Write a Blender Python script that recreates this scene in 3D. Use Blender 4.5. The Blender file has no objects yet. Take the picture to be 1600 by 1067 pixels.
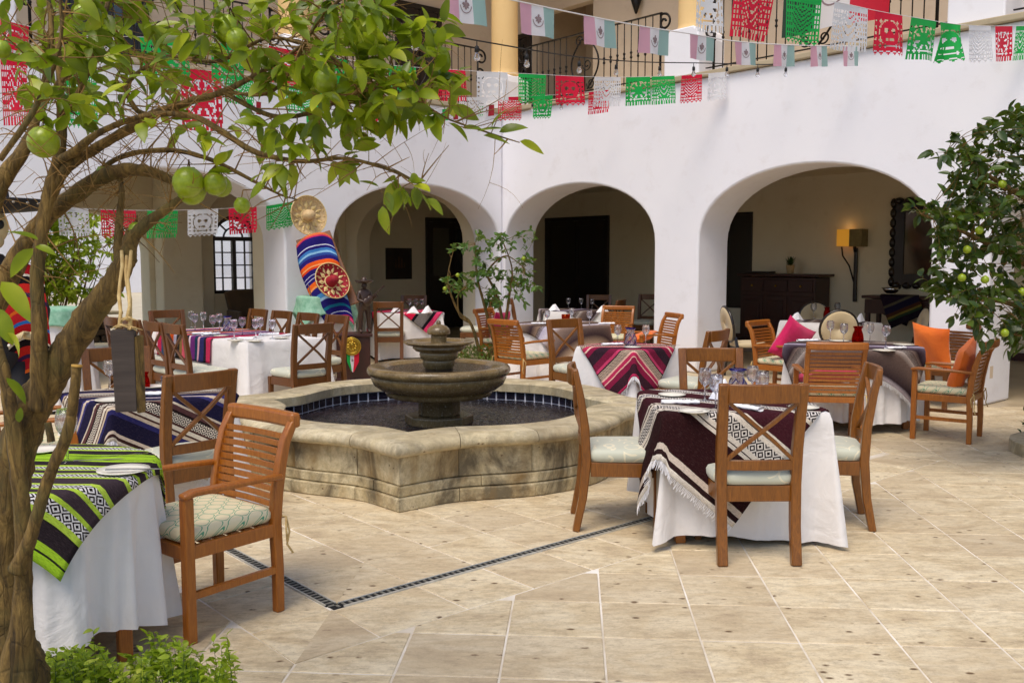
import bpy, math, random
from mathutils import Vector, Matrix, noise
S = bpy.context.scene
COL = S.collection
pi = math.pi
# ---------------------------------------------------------------- camera, world, sun, exposure
FOC, EYE = 1455.0, 1.6
TH = math.atan(127 / FOC)
cam_d = bpy.data.cameras.new('camera'); cam = bpy.data.objects.new('camera', cam_d); COL.objects.link(cam)
cam.location = (0, 0, EYE); cam.rotation_euler = (pi / 2 - TH, 0, 0)
cam_d.sensor_width = 36; cam_d.lens = FOC / 1600 * 36; cam_d.clip_end = 900; cam_d.clip_start = 0.05
cam_d.dof.use_dof = True; cam_d.dof.focus_distance = 5.6; cam_d.dof.aperture_fstop = 15
S.camera = cam
W = bpy.data.worlds.new("World"); S.world = W; W.use_nodes = True
SUN_EL, SUN_AZ = math.radians(62), math.radians(205)
nt = W.node_tree; nt.nodes.clear()
_o = nt.nodes.new('ShaderNodeOutputWorld'); _b = nt.nodes.new('ShaderNodeBackground'); _s = nt.nodes.new('ShaderNodeTexSky')
_s.sky_type = 'NISHITA'; _s.sun_disc = False; _s.sun_elevation = SUN_EL; _s.sun_rotation = SUN_AZ
_s.air_density = 1.0; _s.dust_density = 1.5; _s.ozone_density = 1.0
_b.inputs[1].default_value = 0.11
nt.links.new(_s.outputs[0], _b.inputs[0]); nt.links.new(_b.outputs[0], _o.inputs[0])
sun_d = bpy.data.lights.new('sun', 'SUN'); sun = bpy.data.objects.new('sun', sun_d); COL.objects.link(sun)
sun_d.energy = 1.7; sun_d.angle = math.radians(32); sun_d.color = (1.0, 0.90, 0.77)
_sd = Vector((math.sin(SUN_AZ) * math.cos(SUN_EL), math.cos(SUN_AZ) * math.cos(SUN_EL), math.sin(SUN_EL)))
sun.rotation_euler = _sd.to_track_quat('Z', 'Y').to_euler()
S.view_settings.view_transform = 'Standard'; S.view_settings.look = 'None'
S.view_settings.exposure = 0.66; S.view_settings.gamma = 1.0; S.view_settings.use_curve_mapping = False
S.cycles.max_bounces = 10; S.cycles.transparent_max_bounces = 16; S.cycles.use_denoising = True
# ---------------------------------------------------------------- helpers
def ray(px, py):
    u = (px - 800) / FOC; v = (533.5 - py) / FOC
    return Vector((u, math.cos(TH) + v * math.sin(TH), -math.sin(TH) + v * math.cos(TH)))
def P(px, py, Y):
    d = ray(px, py); k = Y / d.y
    return Vector((d.x * k, Y, EYE + d.z * k))
def G(px, py, z=0.0):
    d = ray(px, py); k = (z - EYE) / d.z
    return Vector((d.x * k, d.y * k, z))
def lin(h):
    h = h.lstrip('#'); o = []
    for i in (0, 2, 4):
        c = int(h[i:i + 2], 16) / 255
        o.append(c / 12.92 if c <= .04045 else ((c + .055) / 1.055) ** 2.4)
    return (*o, 1)
def tag(o, label=None, cat=None, group=None, kind=None):
    if label: o['label'] = label
    if cat: o['category'] = cat
    if group: o['group'] = group
    if kind: o['kind'] = kind
    return o
def empty(name, loc=(0, 0, 0), rz=0, label=None, cat=None, group=None):
    o = bpy.data.objects.new(name, None); COL.objects.link(o); o.empty_display_size = .1
    o.location = loc; o.rotation_euler = (0, 0, rz)
    return tag(o, label, cat, group)
KIDS = {}
def link(o, parent=None):
    COL.objects.link(o)
    if parent is not None:
        o.parent = parent; KIDS.setdefault(parent.name, []).append(o)
    return o
def copy_tree(o, parent=None):
    c = o.copy(); link(c, parent)
    for ch in KIDS.get(o.name, []): copy_tree(ch, c)
    return c
class MB:
    def __init__(s): s.v = []; s.f = []; s.sm = []; s.uv = []
    def add(s, vs, fs, sm=False, uv=None):
        b = len(s.v); s.v += [tuple(x) for x in vs]
        for i, f in enumerate(fs):
            s.f.append([b + k for k in f]); s.sm.append(sm)
            s.uv.append([uv[k] for k in f] if uv else None)
        return s
    def box(s, c, d, rz=0, M=None):
        x, y, z = d[0] / 2, d[1] / 2, d[2] / 2
        vs = [Vector((i * x, j * y, k * z)) for k in (-1, 1) for i, j in ((-1, -1), (1, -1), (1, 1), (-1, 1))]
        R = M or Matrix.Rotation(rz, 3, 'Z')
        vs = [R @ v + Vector(c) for v in vs]
        return s.add(vs, [(3, 2, 1, 0), (4, 5, 6, 7), (0, 1, 5, 4), (1, 2, 6, 5), (2, 3, 7, 6), (3, 0, 4, 7)])
    def sweep(s, pts, w, h, up=(0, 0, 1), sm=False):
        pts = [Vector(p) for p in pts]; up = Vector(up); n = len(pts); vs = []
        for i, p in enumerate(pts):
            t = (pts[min(i + 1, n - 1)] - pts[max(i - 1, 0)]).normalized()
            sd = t.cross(up).normalized(); u2 = sd.cross(t).normalized()
            ww = w[i] if isinstance(w, (list, tuple)) else w
            hh = h[i] if isinstance(h, (list, tuple)) else h
            for a, b in ((-1, -1), (1, -1), (1, 1), (-1, 1)): vs.append(p + sd * a * ww / 2 + u2 * b * hh / 2)
        fs = [(0, 1, 2, 3), tuple(4 * (n - 1) + k for k in (3, 2, 1, 0))]
        for i in range(n - 1):
            for k in range(4):
                a = 4 * i + k; b = 4 * i + (k + 1) % 4
                fs.append((a, a + 4, b + 4, b))
        return s.add(vs, fs, sm)
    def tube(s, pts, r, n=7, cap=True):
        pts = [Vector(p) for p in pts]; m = len(pts); vs = []; ref = None
        for i, p in enumerate(pts):
            t = (pts[min(i + 1, m - 1)] - pts[max(i - 1, 0)])
            t = t.normalized() if t.length > 1e-7 else Vector((0, 0, 1))
            if ref is None: ref = t.orthogonal().normalized()
            ref = (ref - t * ref.dot(t)); ref = ref.normalized() if ref.length > 1e-5 else t.orthogonal().normalized()
            b = t.cross(ref); rr = r[i] if isinstance(r, (list, tuple)) else r
            for k in range(n):
                a = 2 * pi * k / n; vs.append(p + (ref * math.cos(a) + b * math.sin(a)) * rr)
        fs = [(n * i + k, n * i + (k + 1) % n, n * (i + 1) + (k + 1) % n, n * (i + 1) + k) for i in range(m - 1) for k in range(n)]
        if cap: fs += [tuple(range(n - 1, -1, -1)), tuple(n * (m - 1) + k for k in range(n))]
        return s.add(vs, fs, True)
    def lathe(s, prof, n=20, c=(0, 0, 0), M=None, sm=True):
        vs = []; c = Vector(c)
        for r, z in prof:
            for k in range(n):
                a = 2 * pi * k / n; v = Vector((r * math.cos(a), r * math.sin(a), z))
                vs.append((M @ v if M else v) + c)
        m = len(prof)
        fs = [(n * i + k, n * i + (k + 1) % n, n * (i + 1) + (k + 1) % n, n * (i + 1) + k) for i in range(m - 1) for k in range(n)]
        return s.add(vs, fs, sm)
    def ell(s, c, r, n=12, m=8, M=None):
        return s.lathe([(max(1e-4, math.sin(pi * i / m)), -math.cos(pi * i / m)) for i in range(m + 1)], n, c,
                       (M or Matrix.Identity(3)) @ Matrix.Diagonal(Vector(r)))
    def prism(s, poly, z0, z1, T=None):
        n = len(poly); T = T or (lambda x, y, z: (x, y, z))
        vs = [T(x, y, z0) for x, y in poly] + [T(x, y, z1) for x, y in poly]
        fs = [tuple(range(n - 1, -1, -1)), tuple(range(n, 2 * n))] + [(i, (i + 1) % n, n + (i + 1) % n, n + i) for i in range(n)]
        return s.add(vs, fs)
    def mesh(s, name, mat=None):
        me = bpy.data.meshes.new(name); me.from_pydata(s.v, [], s.f); me.polygons.foreach_set('use_smooth', s.sm)
        if any(u for u in s.uv):
            L = me.uv_layers.new(name='UVMap'); k = 0
            for f, u in zip(s.f, s.uv):
                for j in range(len(f)):
                    L.data[k].uv = u[j] if u else (0, 0); k += 1
        if mat: me.materials.append(mat)
        me.update(); return me
    def build(s, name, mat, parent=None, bevel=0, label=None, smooth_angle=None, seg=2):
        me = s.mesh(name, mat)
        if smooth_angle:
            for p in me.polygons: p.use_smooth = True
            me.set_sharp_from_angle(angle=math.radians(smooth_angle))
        o = bpy.data.objects.new(name, me); link(o, parent)
        if bevel:
            b = o.modifiers.new('bevel', 'BEVEL'); b.width = bevel; b.segments = seg; b.limit_method = 'ANGLE'; b.angle_limit = math.radians(40)
        if label: o['label'] = label
        return o
# ---------------------------------------------------------------- materials
class NT:
    def __init__(s, name):
        s.m = bpy.data.materials.new(name); s.m.use_nodes = True; s.t = s.m.node_tree; s.b = s.t.nodes['Principled BSDF']
    def n(s, typ, **kw):
        x = s.t.nodes.new('ShaderNode' + typ)
        for k, v in kw.items(): setattr(x, k, v)
        return x
    def l(s, a, b): s.t.links.new(a, b)
    def math(s, op, a, b=None, c=None):
        x = s.n('Math', operation=op)
        for i, q in enumerate((a, b, c)):
            if q is None: continue
            if isinstance(q, (int, float)): x.inputs[i].default_value = q
            else: s.l(q, x.inputs[i])
        return x.outputs[0]
    def mix(s, f, a, b, mode='MIX'):
        x = s.n('Mix', data_type='RGBA', blend_type=mode)
        for i, q in ((0, f), (6, a), (7, b)):
            if isinstance(q, (int, float)): x.inputs[i].default_value = q
            elif isinstance(q, tuple): x.inputs[i].default_value = q
            else: s.l(q, x.inputs[i])
        return x.outputs[2]
    def noise(s, scale, vec=None, detail=4, rough=.55, dist=0):
        x = s.n('TexNoise'); x.inputs['Scale'].default_value = scale; x.inputs['Detail'].default_value = detail
        x.inputs['Roughness'].default_value = rough; x.inputs['Distortion'].default_value = dist
        if vec is not None: s.l(vec, x.inputs['Vector'])
        return x.outputs['Fac']
    def ramp(s, f, stops, interp='LINEAR'):
        x = s.n('ValToRGB'); x.color_ramp.interpolation = interp; e = x.color_ramp.elements
        while len(e) < len(stops): e.new(1.0)
        for i, (p, c) in enumerate(stops):
            e[i].position = p; e[i].color = lin(c) if isinstance(c, str) else ((c, c, c, 1) if isinstance(c, (int, float)) else c)
        s.l(f, x.inputs[0]); return x.outputs[0]
    def bump(s, h, st=.3, dist=.01):
        x = s.n('Bump'); x.inputs['Strength'].default_value = st; x.inputs['Distance'].default_value = dist
        s.l(h, x.inputs['Height']); s.l(x.outputs[0], s.b.inputs['Normal'])
    def col(s, c):
        if isinstance(c, (tuple, str)): s.b.inputs['Base Color'].default_value = lin(c) if isinstance(c, str) else c
        else: s.l(c, s.b.inputs['Base Color'])
    def set(s, **kw):
        for k, v in kw.items(): s.b.inputs[k.replace('_', ' ')].default_value = v
    def pos(s): return s.n('NewGeometry').outputs['Position']
    def obj(s): return s.n('TexCoord').outputs['Object']
    def rnd(s): return s.n('ObjectInfo').outputs['Random']
    def scale(s, vec, sc):
        x = s.n('Mapping'); x.inputs['Scale'].default_value = sc; s.l(vec, x.inputs['Vector']); return x.outputs[0]
def simple(name, a, b=None, scale=8, rough=.6, bump=0, bscale=60, pos=False, stretch=None, **kw):
    t = NT(name); v = t.pos() if pos else t.obj()
    if stretch: v = t.scale(v, stretch)
    if b: t.col(t.ramp(t.noise(scale, v), [(.32, a), (.68, b)]))
    else: t.col(a)
    t.set(Roughness=rough, **kw)
    if bump: t.bump(t.noise(bscale, v, 3), bump, .004)
    return t.m
def m_plaster(name, c1, c2, c3):
    t = NT(name); p = t.pos()
    n1 = t.noise(.5, p, 5, .6); n2 = t.noise(3.5, p, 5, .65)
    c = t.mix(t.ramp(n1, [(.35, 0.), (.7, 1.)]), lin(c1), lin(c2)); c = t.mix(t.ramp(n2, [(.55, 0.), (.75, .5)]), c, lin(c3))
    v = t.n('TexVoronoi'); v.inputs['Scale'].default_value = 1.3; t.l(p, v.inputs['Vector'])
    dirt = t.ramp(v.outputs['Distance'], [(.0, .3), (.014, 0.)])
    c = t.mix(dirt, c, lin('8f877f')); t.col(c)
    t.set(Roughness=.85); t.bump(t.math('ADD', t.noise(5, p, 6, .6), t.math('MULTIPLY', t.noise(55, p, 2), .4)), .15, .012); return t.m
def m_stone(name, a, b, c, dark, pits=26, sc=2.2, rnd=True, grime=0.0, pr=(.07, .16)):
    t = NT(name); p = t.pos()
    if rnd:
        cm = t.n('CombineXYZ'); r = t.rnd()
        for i, k in enumerate((37., 91., 53.)): t.l(t.math('MULTIPLY', r, k), cm.inputs[i])
        va = t.n('VectorMath', operation='ADD'); t.l(p, va.inputs[0]); t.l(cm.outputs[0], va.inputs[1]); pv = va.outputs[0]
    else: pv = p
    pst = t.scale(pv, (1.2, 2.6, 1.6))
    n = t.noise(sc, pst, 7, .66, .6); base = t.ramp(n, [(.25, c), (.44, b), (.62, a), (.8, b)])
    n2 = t.noise(sc * 6, pst, 6, .75); base = t.mix(t.ramp(n2, [(.44, 0.), (.7, .5)]), base, lin(dark))
    n3 = t.noise(70, pv, 3, .8); base = t.mix(t.ramp(n3, [(.56, 0.), (.72, .4)]), base, lin(dark)); base = t.mix(t.ramp(n3, [(.28, .3), (.42, 0.)]), base, lin('f0e6cc'))
    if rnd:
        base = t.mix(t.math('MULTIPLY', t.math('POWER', t.rnd(), 2.2), .5), base, lin(c))
    if grime:
        s = t.n('SeparateXYZ'); t.l(p, s.inputs[0])
        g = t.ramp(t.noise(3.4, t.scale(p, (1, 1, .55)), 6, .7, .8), [(.43, 0.), (.6, grime)])
        base = t.mix(g, base, lin('4e4433'))
        g2 = t.ramp(t.noise(2.3, t.scale(pv, (1, 1, .6)), 5, .7, .5), [(.5, 0.), (.7, grime * .8)]); base = t.mix(g2, base, lin('8a6a35'))
    v = t.n('TexVoronoi'); v.inputs['Scale'].default_value = pits; v.inputs['Randomness'].default_value = 1; t.l(t.scale(pv, (.7, 1.2, 1)), v.inputs['Vector'])
    vm = t.math('MULTIPLY', t.ramp(v.outputs['Distance'], [(pr[0], 1.), (pr[1], 0.)]), t.ramp(t.noise(9, pv, 3), [(.5, 0.), (.58, 1.)]))
    base = t.mix(vm, base, lin('6a5238')); t.col(base); t.set(Roughness=.62)
    h = t.math('SUBTRACT', t.noise(22, pv, 6, .7), vm); t.bump(h, .3, .006); return t.m
def m_wood(name, a, b, rough=.38, rings=11, coat=.15):
    t = NT(name); o = t.obj()
    cm = t.n('CombineXYZ')
    for i in range(3): t.l(t.math('MULTIPLY', t.rnd(), 9. + 7 * i), cm.inputs[i])
    va = t.n('VectorMath', operation='ADD'); t.l(o, va.inputs[0]); t.l(cm.outputs[0], va.inputs[1])
    g = t.noise(rings, t.scale(va.outputs[0], (6, 6, .7)), 6, .65, 1.6)
    g2 = t.noise(3, va.outputs[0], 3)
    c = t.ramp(g, [(.3, a), (.7, b)]); c = t.mix(t.ramp(g2, [(.45, 0.), (.75, .45)]), c, lin(a)); c = t.mix(t.math('MULTIPLY', t.rnd(), .28), c, lin(a)); t.col(c)
    t.set(Roughness=rough, Coat_Weight=coat, Coat_Roughness=.25); t.bump(g, .06, .002); return t.m
def m_glass(name, col=(1, 1, 1, 1), fac=.7):
    t = NT(name); t.t.nodes.remove(t.b); g = t.n('BsdfGlass'); g.inputs['Color'].default_value = col; g.inputs['IOR'].default_value = 1.45; g.inputs['Roughness'].default_value = 0
    tr = t.n('BsdfTransparent'); tr.inputs['Color'].default_value = col; mx = t.n('MixShader'); mx.inputs[0].default_value = fac
    t.l(tr.outputs[0], mx.inputs[1]); t.l(g.outputs[0], mx.inputs[2]); t.l(mx.outputs[0], t.t.nodes['Material Output'].inputs[0]); return t.m
def m_leaf(name, a, b, c, tr=.35, rough=.35, alt='8a8a3a'):
    t = NT(name); p = t.pos(); r = t.rnd()
    n = t.math('ADD', t.math('MULTIPLY', t.noise(9, p, 2), .75), t.math('MULTIPLY', r, .3))
    col = t.ramp(n, [(.3, a), (.5, b), (.72, c)]); t.col(col); t.set(Roughness=rough)
    tl = t.n('BsdfTranslucent'); t.l(t.mix(.5, col, lin('a8c030')), tl.inputs[0]); mx = t.n('MixShader'); mx.inputs[0].default_value = tr
    t.l(t.b.outputs[0], mx.inputs[1]); t.l(tl.outputs[0], mx.inputs[2]); t.l(mx.outputs[0], t.t.nodes['Material Output'].inputs[0]); return t.m
def m_cloth(name, a, b=None, rough=.9, tr=0.0):
    t = NT(name); p = t.pos(); b = b or a
    t.col(t.ramp(t.noise(2.5, p, 4), [(.35, a), (.65, b)])); t.set(Roughness=rough, Sheen_Weight=.2)
    t.bump(t.math('ADD', t.noise(5, p, 4, .5, 1.2), t.math('MULTIPLY', t.noise(300, p, 1), .05)), .6, .02); 
    if tr:
        tl = t.n('BsdfTranslucent'); tl.inputs[0].default_value = lin(a); mx = t.n('MixShader'); mx.inputs[0].default_value = tr
        t.l(t.b.outputs[0], mx.inputs[1]); t.l(tl.outputs[0], mx.inputs[2]); t.l(mx.outputs[0], t.t.nodes['Material Output'].inputs[0])
    return t.m
def m_serape(name, stops, bands, width, length, dark='1c1418', interp='CONSTANT', nu=16, reps=0):
    nu = nu * 1.25; t = NT(name); uv = t.n('UVMap').outputs[0]; sp = t.n('SeparateXYZ'); t.l(uv, sp.inputs[0]); u, v = sp.outputs[0], sp.outputs[1]
    wob = t.math('MULTIPLY', t.math('SUBTRACT', t.noise(7, uv, 3), .5), .012); v2 = t.math('ADD', t.math('PINGPONG', t.math('MULTIPLY', v, reps), 1.0) if reps else v, wob)
    c = t.ramp(v2, stops, interp)
    ms = [(0., 0.)]
    for a, b in bands: ms += [(a, 1.), (b, 0.)]
    mask = t.ramp(v2, ms, 'CONSTANT')
    tu = t.math('PINGPONG', t.math('MULTIPLY', u, nu * width), 1.0); tv = t.math('PINGPONG', t.math('MULTIPLY', v, nu * length), 1.0)
    dd = t.math('FRACT', t.math('MULTIPLY', t.math('ADD', tu, tv), 1.5)); di = t.math('GREATER_THAN', dd, .5)
    c = t.mix(t.math('MULTIPLY', mask, di), c, lin(dark))
    fl = t.noise(130, t.scale(uv, (width * .35, length * 2.2, 1)), 2, .8); c = t.mix(t.ramp(fl, [(.55, 0.), (.75, .07)]), c, lin('d8b8b0'))
    c = t.mix(t.ramp(fl, [(.3, .5), (.52, 0.)]), c, lin('181014'))
    t.col(c); t.set(Roughness=1.0, Specular_IOR_Level=.1); t.bump(fl, .7, .004); return t.m
def m_bark():
    t = NT('bark'); p = t.pos(); ps = t.scale(p, (9, 9, 2.2)); n1 = t.noise(3, ps, 8, .7, 1.0); n2 = t.noise(6, p, 4)
    v = t.n('TexVoronoi', feature='DISTANCE_TO_EDGE'); v.inputs['Scale'].default_value = 5; t.l(t.scale(p, (7, 7, 1.6)), v.inputs['Vector'])
    cr_ = t.ramp(v.outputs['Distance'], [(0., 1.), (.06, 0.)]); c = t.ramp(n1, [(.32, '32250f'), (.5, '6a5226'), (.68, '96783f')]); c = t.mix(t.ramp(n2, [(.5, 0.), (.7, .5)]), c, lin('5c5a2c')); c = t.mix(t.math('MULTIPLY', cr_, .22), c, lin('1e160c'))
    t.col(c); t.set(Roughness=.9); t.bump(t.math('SUBTRACT', n1, t.math('MULTIPLY', cr_, .18)), .9, .012); return t.m
M = {}
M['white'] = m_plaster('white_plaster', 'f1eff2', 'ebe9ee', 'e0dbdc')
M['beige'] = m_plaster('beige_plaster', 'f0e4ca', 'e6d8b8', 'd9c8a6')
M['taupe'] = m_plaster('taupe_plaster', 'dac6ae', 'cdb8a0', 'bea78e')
M['ochre'] = m_plaster('ochre_paint', 'ecc98e', 'e4bd80', 'd6ad70')
M['ledge'] = m_plaster('ledge_stone', 'b9a98c', 'a8977a', '94836a')
M['tile'] = m_stone('travertine', 'e3d3b2', 'd1bd98', 'ab967a', '74624c', 13, 2.1, pr=(.1, .2))
M['grout'] = simple('mortar', 'efe9df', 'c4b49a', 3, .9, pos=True, bump=.2)
M['fstone'] = m_stone('fountain_stone', 'dacdaa', 'c2b189', '9d8a63', '6e5d40', 20, 1.9, grime=.85)
M['cap'] = m_stone('cap_stone', 'dccfae', 'cbbb93', 'a8987a', '84755c', 18, 2.0, grime=.42)
M['wet'] = m_stone('wet_stone', '86704a', '6e5a38', '524228', '3a2f1e', 22, 2.5, rnd=False); M['wet'].node_tree.nodes['Principled BSDF'].inputs['Roughness'].default_value = .22
M['teak'] = m_wood('teak_wood', '89490e', 'b66e1e')
M['oak'] = m_wood('brown_wood', '63370a', '945a18', .33)
M['oakd'] = m_wood('dark_brown_wood', '542f0c', '7a4716', .38)
M['black_wood'] = m_wood('blackened_wood', '140d09', '241610', .3)
M['iron'] = simple('wrought_iron', '1d1917', '2c2520', 20, .5, Metallic=.6)
M['cloth'] = m_cloth('white_linen', 'eae5e2', 'e0dbd8')
M['mint'] = simple('mint_brocade', '9cc6ac', '6fa486', 14, .8, bump=.2, pos=True)
M['napkin'] = m_cloth('napkin_linen', 'f4f2f4')
M['china'] = simple('china', 'ece6d6', None, rough=.15)
M['silver'] = simple('cutlery', 'b8b8b8', None, rough=.15, Metallic=1.0)
M['glass'] = m_glass('clear_glass', (.96, .97, 1, 1))
M['bluegl'] = m_glass('blue_glass', (.16, .18, .75, 1))
M['redgl'] = m_glass('red_glass', (.8, .08, .04, 1))
M['amber'] = m_glass('amber_glass', (.9, .35, .12, 1))
M['lime_leaf'] = m_leaf('lime_leaf', '4c5e08', '829414', 'c2c634', .45)
M['dark_leaf'] = m_leaf('dark_leaf', '1c2e0a', '2f4610', '53661e', .2)
M['mid_leaf'] = m_leaf('mid_leaf', '2c4a1c', '45692c', '6c8d3e', .3)
M['garden_leaf'] = m_leaf('garden_leaf', '667c14', '9cb428', 'd2da58', .5)
M['bark'] = m_bark()
M['twig'] = simple('twig_bark', '8e6a34', '6d5224', 6, .8, stretch=(1, 1, 1))
M['thorn'] = simple('dry_twig', '9c763c', '755628', 8, .8)
M['lime'] = simple('lime_rind', '98aa1e', '829418', 3, .3, .06, 60)
M['soil'] = simple('soil', '3a2a1c', '241a12', 6, 1, .6, 20)
M['pink'] = m_cloth('pink_fabric', 'd4185c', 'c01052')
M['orange'] = m_cloth('orange_fabric', 'e8761c', 'dc6414')
M['rope'] = simple('raffia', 'd9bd84', 'b5935a', 30, .9, .5, 80)
M['straw'] = simple('straw', 'd9bd8e', 'c2a274', 30, .85, .4, 60)
M['gold'] = simple('gold_thread', 'ecd59a', 'd2b068', 40, .6, .5, 90)
M['dred'] = simple('red_felt', 'a81828', '8c1020', 20, .8)
M['brass'] = simple('brass', 'd2ac42', 'b08a2c', 12, .3, .6, 60, Metallic=.85)
M['black'] = simple('black_cloth', '141214', '201c20', 10, .7)
M['cream'] = m_cloth('cream_upholstery', 'cbb894', 'bfa982')
M['tileblue'] = simple('cobalt_tile', '15131f', '221e2e', 5, .15)
M['tgrout'] = simple('tile_grout', 'dcdce6', 'c0c0cc', 12, .8)
def _water():
    t = NT('pool_water'); p = t.pos(); t.col(t.ramp(t.noise(1.6, p, 3), [(.35, '121016'), (.65, '2a2226')])); t.set(Roughness=.05, IOR=1.33, Specular_IOR_Level=.8)
    w = t.n('TexNoise'); w.inputs['Scale'].default_value = 20; w.inputs['Detail'].default_value = 4; w.inputs['Distortion'].default_value = 1.6; t.l(t.scale(p, (1, 1.7, 1)), w.inputs['Vector'])
    t.bump(w.outputs['Fac'], .6, .02); return t.m
M['water'] = _water()
def _trellis(name, base, line, sc, th=.12, bump=.0):
    t = NT(name); o = t.obj(); s = t.n('SeparateXYZ'); t.l(o, s.inputs[0])
    x = t.math('MULTIPLY', t.math('ADD', s.outputs[0], t.math('MULTIPLY', s.outputs[2], .5)), sc); y = t.math('MULTIPLY', t.math('ADD', s.outputs[1], t.math('MULTIPLY', s.outputs[2], .9)), sc)
    f = t.math('ADD', t.math('COSINE', x), t.math('COSINE', y)); f2 = t.math('ABSOLUTE', t.math('SUBTRACT', t.math('ABSOLUTE', f), .35))
    ln = t.math('LESS_THAN', f2, th); t.col(t.mix(ln, lin(base), lin(line))); t.set(Roughness=.85); t.bump(t.noise(200, o, 2), .2, .002); return t.m
M['trellis'] = _trellis('trellis_fabric', 'd9cdaa', '5a9878', 62, .13)
def _scroll():
    t = NT('scroll_fabric'); o = t.obj(); v = t.n('TexVoronoi'); v.inputs['Scale'].default_value = 7; t.l(o, v.inputs['Vector'])
    d = t.math('FRACT', t.math('MULTIPLY', v.outputs['Distance'], 3.2)); ln = t.math('MULTIPLY', t.math('LESS_THAN', d, .2), t.math('GREATER_THAN', t.noise(6, o, 2), .46))
    t.col(t.mix(ln, lin('c2c3b0'), lin('ded6ba'))); t.set(Roughness=.7, Sheen_Weight=.3); t.bump(t.noise(200, o, 2), .15, .002); return t.m
M['scroll'] = _scroll()
def m_paper(name, c, tr=.45):
    t = NT(name); t.col(c); t.set(Roughness=.6); tl = t.n('BsdfTranslucent'); tl.inputs[0].default_value = lin(c); mx = t.n('MixShader'); mx.inputs[0].default_value = tr
    t.l(t.b.outputs[0], mx.inputs[1]); t.l(tl.outputs[0], mx.inputs[2]); t.l(mx.outputs[0], t.t.nodes['Material Output'].inputs[0]); return t.m
M['p_red'] = m_paper('red_tissue', 'e8183e'); M['p_green'] = m_paper('green_tissue', '1cb850'); M['p_white'] = m_paper('white_tissue', 'f2f2f4')
M['f_red'] = m_paper('faded_red_cloth', 'e4aec0'); M['f_green'] = m_paper('faded_green_cloth', 'a2c4be'); M['f_white'] = m_paper('flag_white_cloth', 'f0eef2')
M['emblem'] = simple('emblem_print', '9a8486', '7e6a6c', 60, .8)
M['string'] = simple('string', 'e4e0e0', None, rough=.8)
M['cable'] = simple('black_cable', '151415', None, rough=.6)
# ================================================================ SETTING
rng = random.Random(4)
A0 = math.atan(.066); E1 = Vector((math.cos(A0), -math.sin(A0), 0)); E2 = Vector((math.sin(A0), math.cos(A0), 0))
FC = Vector((-.60, 7.60, 0)); HD = 3.41; APEX = FC - E2 * HD
def CW(a, b, z=0): return APEX + E1 * a + E2 * b + Vector((0, 0, z))     # courtyard frame -> world
K0 = Vector((-.17, 16.3, 0)); TR = Vector((.659, -.752, 0)).normalized(); NR = Vector((.752, .659, 0)).normalized(); TL = -NR; NL = -TR
def WR(t, d, z=0): return K0 + TR * t + NR * d + Vector((0, 0, z))
def WL(t, d, z=0): return K0 + TL * t + NL * d + Vector((0, 0, z))
gm = MB(); gm.add([(-60, -8, -.012), (60, -8, -.012), (60, 130, -.012), (-60, 130, -.012)], [(0, 1, 2, 3)])
ground = gm.build('ground', simple('earth', '8a7a58', '6b6a40', .8, .95, pos=True)); tag(ground, kind='structure')
# ---- paving
floor = MB().add([(-13, -1.5, -.0045), (13, -1.5, -.0045), (13, 24, -.0045), (-13, 24, -.0045)], [(0, 1, 2, 3)]).build('courtyard_floor', M['grout']); tag(floor, kind='structure')
def clip(poly, f):
    out = []
    for i in range(len(poly)):
        a, b = poly[i], poly[(i + 1) % len(poly)]; fa, fb = f(*a), f(*b)
        if fa >= 0: out.append(a)
        if (fa >= 0) != (fb >= 0):
            k = fa / (fa - fb); out.append((a[0] + (b[0] - a[0]) * k, a[1] + (b[1] - a[1]) * k))
    return out
def area(p): return abs(sum(p[i][0] * p[(i + 1) % len(p)][1] - p[(i + 1) % len(p)][0] * p[i][1] for i in range(len(p)))) / 2
def inset(poly, d):
    n = len(poly); out = []
    sg = 1 if sum(poly[i][0] * poly[(i + 1) % n][1] - poly[(i + 1) % n][0] * poly[i][1] for i in range(n)) > 0 else -1
    for i in range(n):
        p0, p1, p2 = Vector(poly[i - 1]), Vector(poly[i]), Vector(poly[(i + 1) % n])
        e, g = (p1 - p0), (p2 - p1)
        if e.length < 1e-5 or g.length < 1e-5: out.append(tuple(p1)); continue
        e.normalize(); g.normalize(); n1 = Vector((-e.y, e.x)) * sg; n2 = Vector((-g.y, g.x)) * sg; m = n1 + n2
        k = max(m.length_squared, .3); out.append(tuple(p1 + m * (2 * d / k)))
    return out
TS = .4115; polys = []; SQ = math.sqrt(.5); LD = HD * 2 * SQ; OB = .43
def pq(a, b): return ((a + b) * SQ, (b - a) * SQ)       # diagonal coordinates
def inwall(x, y):
    d = Vector((x, y, 0)) - K0; return d.dot(NR) < .1 and d.dot(NL) < .1
for i in range(-24, 26):
    for j in range(-10, 32):
        a, b = i * TS, -.272 + j * TS
        if j % 2 and False: a += 0
        poly = [(a, b), (a + TS, b), (a + TS, b + TS), (a, b + TS)]
        ins = [(-OB < pq(*c)[0] < LD + OB) and (-OB < pq(*c)[1] < LD + OB) for c in poly]
        if all(ins): continue
        if any(ins) or True:
            ca, cb = a + TS / 2, b + TS / 2
            if ca > 0 and cb < HD: f = lambda x, y: -OB - pq(x, y)[1]
            elif ca <= 0 and cb < HD: f = lambda x, y: -OB - pq(x, y)[0]
            elif ca > 0: f = lambda x, y: pq(x, y)[0] - LD - OB
            else: f = lambda x, y: pq(x, y)[1] - LD - OB
            if any(ins): poly = clip(poly, f)
            elif False: pass
        if len(poly) < 3 or area(poly) < .004: continue
        polys.append(poly)
def PQ(p, q): return ((p - q) * SQ, (p + q) * SQ)
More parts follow.
